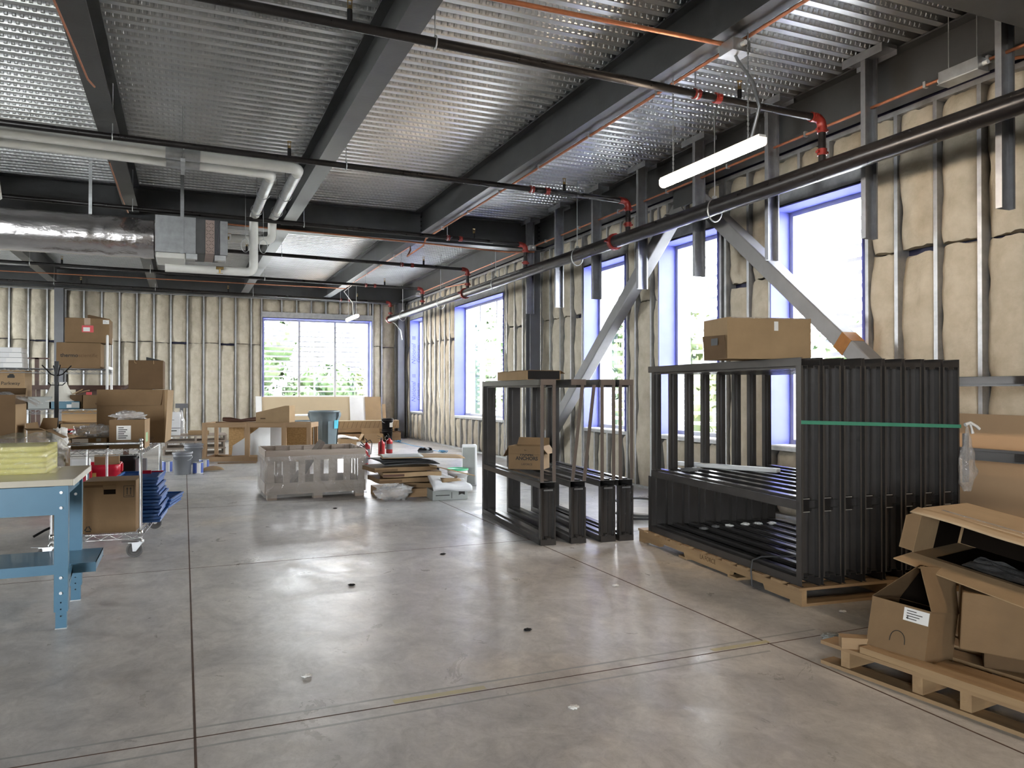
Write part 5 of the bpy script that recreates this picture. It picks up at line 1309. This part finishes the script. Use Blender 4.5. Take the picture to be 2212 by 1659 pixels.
puffy('plastic_wrap', 'film sheet draped beside the white printed carton', 'plastic film', (XA(384, 19.0), 19.2, 0), .16, .12, .45, 51, 'film', .3, 'crumpled clear film')
t = carton('narrow brown carton standing on the dark pallet stack', (XA(346, 18.1), 18.1, .426), XA(357, 18.1)-XA(346, 18.1), .3, .63, 'card_dark', tape=False)
t = thing('wire_basket', 'small wire basket on the narrow brown carton', 'basket', (XA(352, 18.2), 18.13, -.068))
q = MB()
for z in (1.13, 1.18, 1.23): q.tube([(-.1,0,z), (.14,0,z), (.14,.2,z), (-.1,.2,z), (-.1,0,z)], .004, 5)
for x in (-.1, -.02, .06, .14): q.cyl((x,0,1.12), (x,0,1.23), .003, n=5)
q.build('basket_wire', M['chrome'], t)

# open lumber crate on its side
c0 = Vector((.326, 16.27, 0)); RC = R(-23.1)
t = thing('lumber_crate', 'open pine crate frame with strand board back', 'crate', c0, RC)
CW, CH, CD = 2.14, .76, .62
for x in (0, .84, 1.56, CW-.09):
    q = MB(); q.box(x, x+.09, 0, .045, 0, CH); q.build('front_post', M['lumber'], t)
for x in (0.02, .62, 1.24, CW-.09):
    q = MB(); q.box(x, x+.07, CD-.04, CD, 0, CH); q.build('back_post', M['lumber'], t)
for y0, y1 in ((.0, .045), (CD-.04, CD)):
    q = MB(); q.box(.09 if y0 == 0 else 0, CW-.09, y0+.002, y1-.004, CH-.09, CH-.002); q.build('top_rail', M['lumberx'], t)
    q = MB(); q.box(.09 if y0 == 0 else 0, CW-.09, y0+.002, y1-.004, 0, .09); q.build('bottom_rail', M['lumberx'], t)
for x in (0, CW-.05):
    q = MB(); q.box(x, x+.05, .046, CD-.042, CH-.09, CH); q.build('side_rail', M['lumber'], t); q = MB(); q.box(x, x+.05, .046, CD-.042, 0, .09); q.build('side_rail', M['lumber'], t)
q = MB(); q.box(.30, CW-.12, CD, CD+.012, .02, CH-.04); q.build('board_back', M['osb'], t)
t = thing('foam_wrap', 'white foam sheet curled inside the pine crate', 'foam', c0, RC)
q = MB(); q.grid(lambda u, v: Vector((.50+.80*u, .16+.26*sin(u*2.6+.3)+.05*v, .095+(.20+.40*min(1, u*1.5))*v)), 18, 8); q.build('foam_sheet', M['foam'], t)
q = MB(); q.grid(lambda u, v: Vector((1.28+.28*sin(pi*u), .20+.30*u, .095+.60*v)), 16, 6); q.build('foam_sheet', M['foam'], t)
ux = Vector((cos(RC), sin(RC), 0)); uy = Vector((-sin(RC), cos(RC), 0))
t = thing('cardboard_wedge', 'brown carton half cut to a wedge on the pine crate', 'box', c0+ux*1.03+uy*.08+Vector((0,0,CH)), RC)
q = MB(); q.prism([(0,0),(.66,0),(.66,.335),(.58,.335),(0,.20)], 0, .004); q.box(.656,.66,.004,.40,0,.335); q.box(0,.66,.004,.4,0,.004); q.build('wedge_body', M['card_light'], t)
q = MB(); q.box(.09, .19, -.001, 0, .07, .095); q.build('tape_patch', M['card_dark'], t)
t = thing('burlap_roll', 'dark cloth roll lying along the pine crate top', 'cloth', c0+ux*.30+uy*.30+Vector((0,0,CH+.03)), RC)
q = MB(); q.tube([(0,0,.03), (.15,.0,.02), (.35,.02,.0), (.5,.01,.02), (.75,.0,.04)], [.04,.05,.03,.035,.05], 8); q.build('cloth_roll', M['brown_wood'], t)
t = thing('plank', 'thin offcut strip lying on the floor before the pine crate', 'board', (*PT(470, 1002), 0), R(-12), 'loose floor boards')
q = MB(); q.box(0, .70, 0, .05, 0, .018); q.build('board_wood', M['lumberx'], t)
t = thing('cardboard_scrap', 'flat cardboard scrap on the floor by the blue paint can', 'cardboard', (*PT(440, 1020), 0), R(10), None)
q = MB(); q.sheet(lambda u, v: Vector((.34*u, .22*v, .03+.05*sin(u*2.8)*v)), 8, 4, .006); q.build('scrap_sheet', M['card_light'], t)

# shrink-wrapped slatted crate
t = thing('slatted_crate', 'weathered slatted crate wrapped in clear film', 'crate', (.965, 10.20, 0))
KW, KD, KH = 1.245, .93, .63
for x in (0, KW/2-.05, KW-.13):
    for y in (0, KD-.10):
        q = MB(); q.box(x+.01, x+.13, y, y+.10, 0, .075); q.build('skid_block', M['greywood'], t)
q = MB(); q.box(0, KW, 0, KD, .075, .095); q.build('crate_floor', M['greywood'], t)
for y0, y1 in ((-.018, 0), (KD, KD+.018)):
    for z0, z1 in ((.07, .215), (KH-.13, KH)):
        q = MB(); q.box(-.01, KW+.01, y0, y1, z0, z1); q.build('band_board', M['greywood'], t)
    for i in range(7):
        x = .01+(KW-.09)*i/6; q = MB(); q.box(x, x+.085, y0+.018 if y0 < 0 else y0-.018, y1+.018 if y0 < 0 else y1-.018, .08, KH-.01); q.build('slat_board', M['greywood'], t)
for x0, x1 in ((-.018, 0), (KW, KW+.018)):
    for z0, z1 in ((.07, .215), (KH-.13, KH)):
        q = MB(); q.box(x0, x1, 0, KD, z0, z1); q.build('band_board', M['greywood'], t)
    for i in range(5):
        y = .04+(KD-.14)*i/4; q = MB(); q.box(x0+.018 if x0 < 0 else x0-.018, x1+.018 if x0 < 0 else x1-.018, y, y+.07, .08, KH-.01); q.build('slat_board', M['greywood'], t)
def ff(u, v):
    per = [(-.03,-.03),(KW+.03,-.03),(KW+.03,KD+.03),(-.03,KD+.03),(-.03,-.03)]; i = min(3, int(u*4)); f_ = u*4-i
    x = per[i][0]+(per[i+1][0]-per[i][0])*f_; y = per[i][1]+(per[i+1][1]-per[i][1])*f_; g = .008*noise.noise((u*30, v*5, 2))
    return Vector((x+g, y+g, .035+.52*v+.015*noise.noise((u*12, v*2, 7))))
q = MB(); q.grid(ff, 96, 10); q.build('stretch_film', M['film'], t)
t = thing('plank', 'dark board propped inside the wrapped crate', 'board', (1.30, 10.55, .12), 0, 'loose floor boards')
q = MB(); q.hexa([(0,0,.0),(.10,0,.0),(.10,.30,.0),(0,.30,.0)], [(.42,0,.60),(.46,0,.57),(.46,.30,.57),(.42,.30,.60)]); q.build('board_wood', M['bronze_lite'], t)

# heap of flattened cartons
hx, hy = 2.33, 9.72
t = thing('skid', 'small brown wooden skid under the flattened cartons', 'pallet', (hx, hy, 0))
for x in (0, .62):
    q = MB(); q.box(x, x+.05, 0, .62, 0, .10); q.build('stringer', M['lumberx'], t)
q = MB(); q.box(-.01, .69, -.015, 0, .01, .115); q.build('face_board', M['lumberx'], t); q = MB(); q.box(0, .67, 0, .62, .10, .118); q.build('deck_board', M['lumberx'], t)
lay = [('card', .30, .09, .46, .50, .075, -8), ('card', -.03, .02, .82, .58, .072, 3), ('card_light', .02, .05, .76, .55, .068, -6), ('card', -.10, .0, .85, .60, .066, 5)]
z = .120
for i, (m, dx, dy, w_, d_, h_, a) in enumerate(lay):
    t = thing('flattened_carton', 'flattened brown carton in the floor heap, %s layer from the skid' % ORD[i], 'cardboard', (hx+dx, hy+dy-.05, z), R(a), 'flattened cartons on the skid')
    q = MB(); q.sheet(lambda u, v, i=i, w_=w_, d_=d_, h_=h_: Vector((w_*u, d_*v, h_-.008+.012*noise.noise((u*2+i, v*2, i)))), 10, 6, h_-.014, False); q.build('carton_layer', M[m], t)
    q = MB(); q.box(.0, w_*.36, -.002, 0, .012, h_-.025); q.build('dark_panel', M['card_dark'] if i != 2 else M['brown_wood'], t)
    z += h_+.004
for i in range(3):
    t = thing('foam_board', 'dark grey sheet sagging in the carton heap, %s of three' % ORD[i], 'sheet', (hx+.05-.02*i, hy+.02, z), R(-5+9*i), 'dark sheets in the carton heap')
    q = MB(); q.sheet(lambda u, v, i=i: Vector((.72*u, .46*v, .018+.014*sin(u*3+i)+.010*v)), 12, 6, .008); q.build('sheet_body', M['darkgrey'], t); z += .024
t = thing('flattened_carton', 'wide flattened carton topping the floor heap', 'cardboard', (hx+.0, hy-.02, z+.012), R(-9), 'flattened cartons on the skid')
q = MB(); q.sheet(lambda u, v: Vector((1.08*u, .74*v, .03-.05*max(0, u-.6)+.012*sin(v*4))), 16, 8, .006); q.build('carton_layer', M['card_light'], t)
q = MB(); q.sheet(lambda u, v: Vector((.02+.52*u, .02+.68*v, .034+.012*sin(v*4))), 10, 8, .002); q.build('grey_face', M['greybox'], t)
t = thing('cardboard_strip', 'long cardboard strip sticking out of the floor heap', 'cardboard', (hx+.62, hy-.06, .415), rot=(0, R(14), R(-12)))
q = MB(); q.box(0, .62, 0, .12, 0, .006); q.build('strip_sheet', M['card_light'], t)
t = thing('cardboard_strip', 'brown cardboard flap slumped against the heap corner', 'cardboard', (hx+.72, hy-.10, .05), rot=(R(-18), R(-42), R(-10)))
q = MB(); q.box(0, .34, 0, .40, 0, .006); q.build('strip_sheet', M['card'], t)
puffy('plastic_wrap', 'clear film slumped over the wooden skid', 'plastic film', (hx+.12, hy-.14, 0), .22, .10, .10, 61, 'bag', .5, 'crumpled clear film')
t = thing('debris_sheet', 'dark sheets lying on the floor under the white wrap', 'sheet', (hx+.62, hy-.22, 0), R(6))
q = MB(); q.sheet(lambda u, v: Vector((.42*u, .30*v, .04+.03*sin(u*5)*v)), 10, 6, .02); q.build('sheet_body', M['darkgrey'], t)
# printed grey carton with white padded sheet
t = carton('low grey printed carton beside the flattened heap', (2.90, 9.36, 0), .46, .40, .125, 'greybox', R(-5), tape=False)
q = MB(); q.box(.04, .22, -.001, 0, .058, .068); q.box(.245, .252, -.001, 0, .02, .10); q.prism([(.34,.11),(.42,.11),(.42,.06),(.38,.075),(.34,.06)], -.001, 0); q.build('printed_lines', M['ink'], t)
t = thing('padded_sheet', 'white padded sheet with grey print draped over low carton', 'sheet', (2.89, 9.30, .128), R(-7))
q = MB(); q.sheet(lambda u, v: Vector((.50*u, -.02+.50*v, .05+.16*v*(1-.75*u)+.012*sin(u*6)+.01*sin(v*7))), 14, 12, .05); q.build('sheet_body', M['whitebox'], t)
q = MB(); q.sheet(lambda u, v: Vector((.13+.25*u, .08+.14*v, .098+.02*u+.045*v*(1-.75*u))), 6, 4, .003); q.build('paper_scrap', M['card_light'], t)
t = pail('white pail with green lid behind the padded sheet', (3.55, 10.28), .142, .30, 'white', 'green_lid')
q = MB(); q.box(-.09, -.02, -.147, -.139, .10, .18); q.build('printed_panel', M['greybox'], t)
t = thing('foam_block', 'tall white foam block standing on the floor', 'foam block', (3.74, 10.62, 0), R(-18))
q = MB(); q.box(0, .215, 0, .20, 0, .60); q.build('block_body', M['foam'], t, bevel=.015)
q = MB(); q.box(.008, .185, -.002, 0, .02, .565); q.build('grey_face', M['greybox'], t)
t = tub('small black open tray behind the flattened heap', (3.35, 10.95), .24, .2, .26, 'black')

# trash cans
def trash(label, a, f, r, h, m, z=0., group='round trash cans'):
    p = Vector((sin(R(23.1))*f+cos(R(23.1))*a, cos(R(23.1))*f-sin(R(23.1))*a, z)); t = thing('trash_can', label, 'trash can', p, R(-30), group)
    q = MB(); q.lathe([(0,.0),(r*.78,.0),(r*.80,.01),(r*.93,h*.76),(r*.965,h*.80),(r*.975,h*.955),(r*1.05,h*.96),(r*1.06,h*.99),(r*1.0,h),(r*.95,h*.985),(r*.77,.02),(0,.02)], 36); q.build('can_shell', M[m], t)
    for s_ in (1, -1):
        q = MB(); q.prism([(s_*r*.90,h*.70),(s_*r*1.10,h*.86),(s_*r*1.10,h*.95),(s_*r*.96,h*.95)], -.07, .07); q.build('can_handle', M[m], t)
    for k_ in range(6):
        q = MB(); aa = 2*pi*k_/6+.4; Mr = Matrix.Rotation(aa, 4, 'Z')
        q.hexa([Mr @ Vector(p_) for p_ in ((r*.80,-.08,.04),(r*.83,-.08,.04),(r*.83,.08,.04),(r*.80,.08,.04))], [Mr @ Vector(p_) for p_ in ((r*.925,-.10,h*.72),(r*.945,-.10,h*.72),(r*.945,.10,h*.72),(r*.925,.10,h*.72))]); q.build('can_rib', M[m], t)
    return t
t = trash('tall blue grey trash can on a dolly behind the crates', (701-1106)*16.6/1661, 16.6, .315, .80, 'brute', .16)
q = MB(); q.cyl((0,0,-.06), (0,0,.0), .27, n=28); 
for k_ in range(5): q.cyl((.2*cos(k_*1.257)-.02, .2*sin(k_*1.257), -.115), (.2*cos(k_*1.257)+.02, .2*sin(k_*1.257), -.115), .045, n=12)
q.build('dolly', M['black'], t)
q = MB()
for k_ in range(5):
    a0 = R(-28+k_*5.5); q.add([(.302*cos(a0),.302*sin(a0),.42), (.302*cos(a0+.1),.302*sin(a0+.1),.42), (.312*cos(a0+.1),.312*sin(a0+.1),.60), (.312*cos(a0),.312*sin(a0),.60)], [(0,1,2,3)])
q.build('cyan_emblem', mat('CyanMark', (.05,.45,.60), .5), t)
trash('second blue grey trash can seen through the pine crate', (652-1106)*17.4/1661, 17.4, .25, .72, 'brute')
t = thing('folding_table', 'white board edge lying level behind the tall trash can', 'table', (2.5, 18.35, 0), R(-2))
q = MB(); q.box(-.6, .25, 0, .5, .80, .83); q.build('table_top', M['white'], t)
for x in (-.55, .2):
    q = MB(); q.box(x, x+.03, .05, .08, 0, .80); q.build('leg', M['galv'], t)

# extinguishers
def extinguisher(label, px, py, h=.40, rz=0, band=True):
    x, y = PT(px, py); s_ = h/.40
    t = thing('fire_extinguisher', label, 'fire extinguisher', (x, y, 0), rz, 'fire extinguishers')
    q = MB(); q.lathe([(0,0),(.066*s_,.0),(.072*s_,.012),(.072*s_,.25*s_),(.065*s_,.285*s_),(.03*s_,.31*s_),(.022*s_,.32*s_),(.022*s_,.34*s_),(0,.34*s_)], 24); q.build('cylinder_body', M['ext_red'], t)
    if band: q = MB(); q.lathe([(.0728*s_,.09*s_),(.0728*s_,.21*s_)], 24); q.build('label_band', M['bucket'], t)
    q = MB(); q.box(-.015*s_, .015*s_, -.02*s_, .02*s_, .335*s_, .365*s_); q.bar((0,-.02*s_,.37*s_), (.0,.09*s_,.43*s_), .018*s_, .006*s_); q.bar((0,-.02*s_,.36*s_), (.0,.08*s_,.365*s_), .018*s_, .006*s_); q.build('valve_lever', M['black'], t)
    q = MB(); q.tube([(0,0,.355*s_), (-.07*s_,-.01,.39*s_), (-.11*s_,-.01,.33*s_), (-.095*s_,0,.20*s_), (-.085*s_,0,.10*s_)], .009*s_, 7); q.build('hose', M['black'], t)
    return t
extinguisher('red fire extinguisher nearest to the wrapped crate corner', 786, 1012, .44, R(20))
extinguisher('red fire extinguisher just behind the nearest extinguisher', 792, 992, .40, R(150))
extinguisher('plain red fire extinguisher standing first of the rear pair', 824, 984, .40, R(70), False)
extinguisher('red fire extinguisher with grey label in the rear pair', 841, 979, .40, R(10))
t = thing('shallow_pan', 'shallow grey pan of broken pieces on the far floor', 'pan', (5.02, 16.75, 0), R(-20))
q = MB(); q.lathe([(0,.0),(.17,.0),(.185,.05),(.175,.05),(.165,.01),(0,.01)], 20); q.build('pan_body', M['bucket'], t)
for i in range(4):
    puffy('broken_piece', 'dark broken piece in the shallow grey pan, %s from its window side' % ORD[i], 'scrap', (5.12-.075*i, 16.77-.02*i, .03), .055, .05, .035, 70+i, 'black' if i != 1 else 'galv', .7, 'pieces in the shallow pan', 3., 'scrap_body')
t = thing('blue_cord', 'blue cord lying across the floor by the window wall', 'cord', (5.30, 20.2, 0))
q = MB(); q.tube([(0,0,.01), (.02,-.6,.008), (.0,-1.3,.008), (.06,-2.2,.008), (.02,-3.0,.008), (.05,-3.7,.01)], .008, 6)
for i in range(2):
    cx, cy = ((0,.0),(.05,-3.75))[i]; q.tube([(cx+.10*cos(a*1.9+i)*(.6+.4*sin(a)), cy+.14*sin(a*2.3), .02+.03*abs(sin(a*3))) for a in [j*.35 for j in range(26)]], .009, 6)
q.build('cord_line', M['sky_blue'], t)

# ------------------------------------------------------------------ far end: boards, lumber, pails
def lean(label, px0, px1, pyt, m, yb=21.75, yt=22.2, name='leaning_board', thick=.014, group='boards leaning on the end wall'):
    x0, x1 = XA(px0, yt), XA(px1, yt); z = ZA(pyt, (x0+x1)/2, yt)
    t = thing(name, label, 'board', (x0, yb, 0), 0, group); w_ = x1-x0
    q = MB(); q.hexa([(0,0,0),(w_,0,0),(w_,thick,0),(0,thick,0)], [(0,yt-yb,z),(w_,yt-yb,z),(w_,yt-yb+thick,z),(0,yt-yb+thick,z)]); q.build('board_sheet', M[m], t); return t
lean('white narrow board leaning by the end window jamb', 552, 565, 856, 'white', 21.95, 22.18)
lean('wide tan board leaning under the end wall window', 566, 756, 857, 'gypsum_tan', 21.97, 22.2)
lean('pale grey board strip leaning under the end window', 755, 789, 858, 'white', 21.93, 22.165)
t = lean('brown cardboard sheet with notched corner leaning by far corner', 788, 822, 857, 'card_light', 21.90, 22.14)
q = MB(); q.hexa([(.50,.02,.0),(.60,.02,0),(.60,.03,0),(.50,.03,0)], [(.50,.22,1.0),(.60,.22,1.0),(.60,.23,1.0),(.50,.23,1.0)]); q.build('corner_strip', M['card_light'], t)
def longbox(label, px0, px1, Y, z0, h, d, m, rz=0, cat='board', name='long_board', stripes=False):
    x0, x1 = XA(px0, Y), XA(px1, Y); t = thing(name, label, cat, (x0, Y, z0), R(rz), 'long pieces in the far corner pile')
    q = MB(); q.box(0, x1-x0, 0, d, 0, h); q.build('board_wood' if not stripes else 'carton_body', M[m], t)
    if stripes:
        q = MB(); n = 18; W_ = x1-x0
        for i in range(n):
            x = W_*i/n; q.add([(x,-.001,.02), (x+.015,-.001,.02), (x+.075,-.001,h-.02), (x+.06,-.001,h-.02)], [(0,1,2,3)])
        q.build('printed_stripes', M['card'], t)
        q = MB(); q.box(0, W_, 0, d, h, h+.008); q.build('pale_lid', M['gypsum_tan'], t)
    return t
longbox('dark pine timber at the bottom of the far pile', 700, 862, 21.15, 0, .14, .3, 'lumberx')
longbox('second pine timber in the far pile', 690, 866, 21.2, .142, .10, .24, 'card', 0)
longbox('rough plank with splintered end in the far pile', 640, 792, 20.95, .0, .20, .16, 'lumberx', 0)
longbox('pale plank lying across the far pile', 690, 852, 21.12, .245, .09, .30, 'card_light')
longbox('long carton with slanting printed stripes on the far pile', 690, 862, 21.15, .338, .215, .28, 'card_light', 0, 'box', 'long_carton', True)
longbox('short pine offcut stacked by the far corner column', 846, 866, 20.9, 0, .22, .2, 'lumberx')
t = carton('open brown carton on the floor before the far pile', (XA(787, 20.2), 20.2, 0), .50, .35, .24, 'card_light', 0, flaps={'l': (.2, 150), 'r': (.2, 150), 'b': (.15, 20)}, tape=False)
pail('black pail at the bottom of the far pail stack', (5.10, 20.62), .145, .34, 'black', None, 'black pails in the far corner', bail=False)
t = pail('black pail with white label on top of the far pail stack', (5.10, 20.62), .155, .34, 'black', None, 'black pails in the far corner', z=.30)
q = MB(); q.box(.03, .11, -.150, -.125, .10, .22); q.build('white_label', M['paper'], t)
t = thing('open_bag', 'torn white bag on the pile beside the tall trash can', 'bag', (XA(745, 19.6), 19.6, 0))
q = MB(); q.sheet(lambda u, v: Vector((-.2+.55*u, .4*v, .20+.03*sin(u*5)+.02*v)), 10, 6, .03); q.build('bag_sheet', M['paper'], t)
q = MB(); q.box(-.1, .3, .02, .38, 0, .165); q.build('bag_base', M['card_light'], t)
# small litter on the floor
for i, (px, py, m, lab) in enumerate(((724, 1099, 'black', 'small black scrap on the floor before the wrapped crate'), (662, 1462, 'paper', 'tiny white chip on the open floor'), (1330, 1266, 'paper', 'tiny pale chip on floor before the frames'), (957, 1198, 'black', 'small dark chip on the floor near the cross joint'), (1140, 1362, 'black', 'dark chip lying on the middle of the floor'), (760, 1265, 'black', 'dark flake on the floor below the cross joint'), (1820, 1322, 'paper', 'pale chip on the floor beside the long pallet'), (1240, 1530, 'paper', 'white flake on the floor nearest the camera'))):
    x, y = PT(px, py); puffy('floor_chip', lab, 'scrap', (x, y, 0), .022, .016, .006, 90+i, m, .6, 'chips on the floor', 3., 'chip_body')
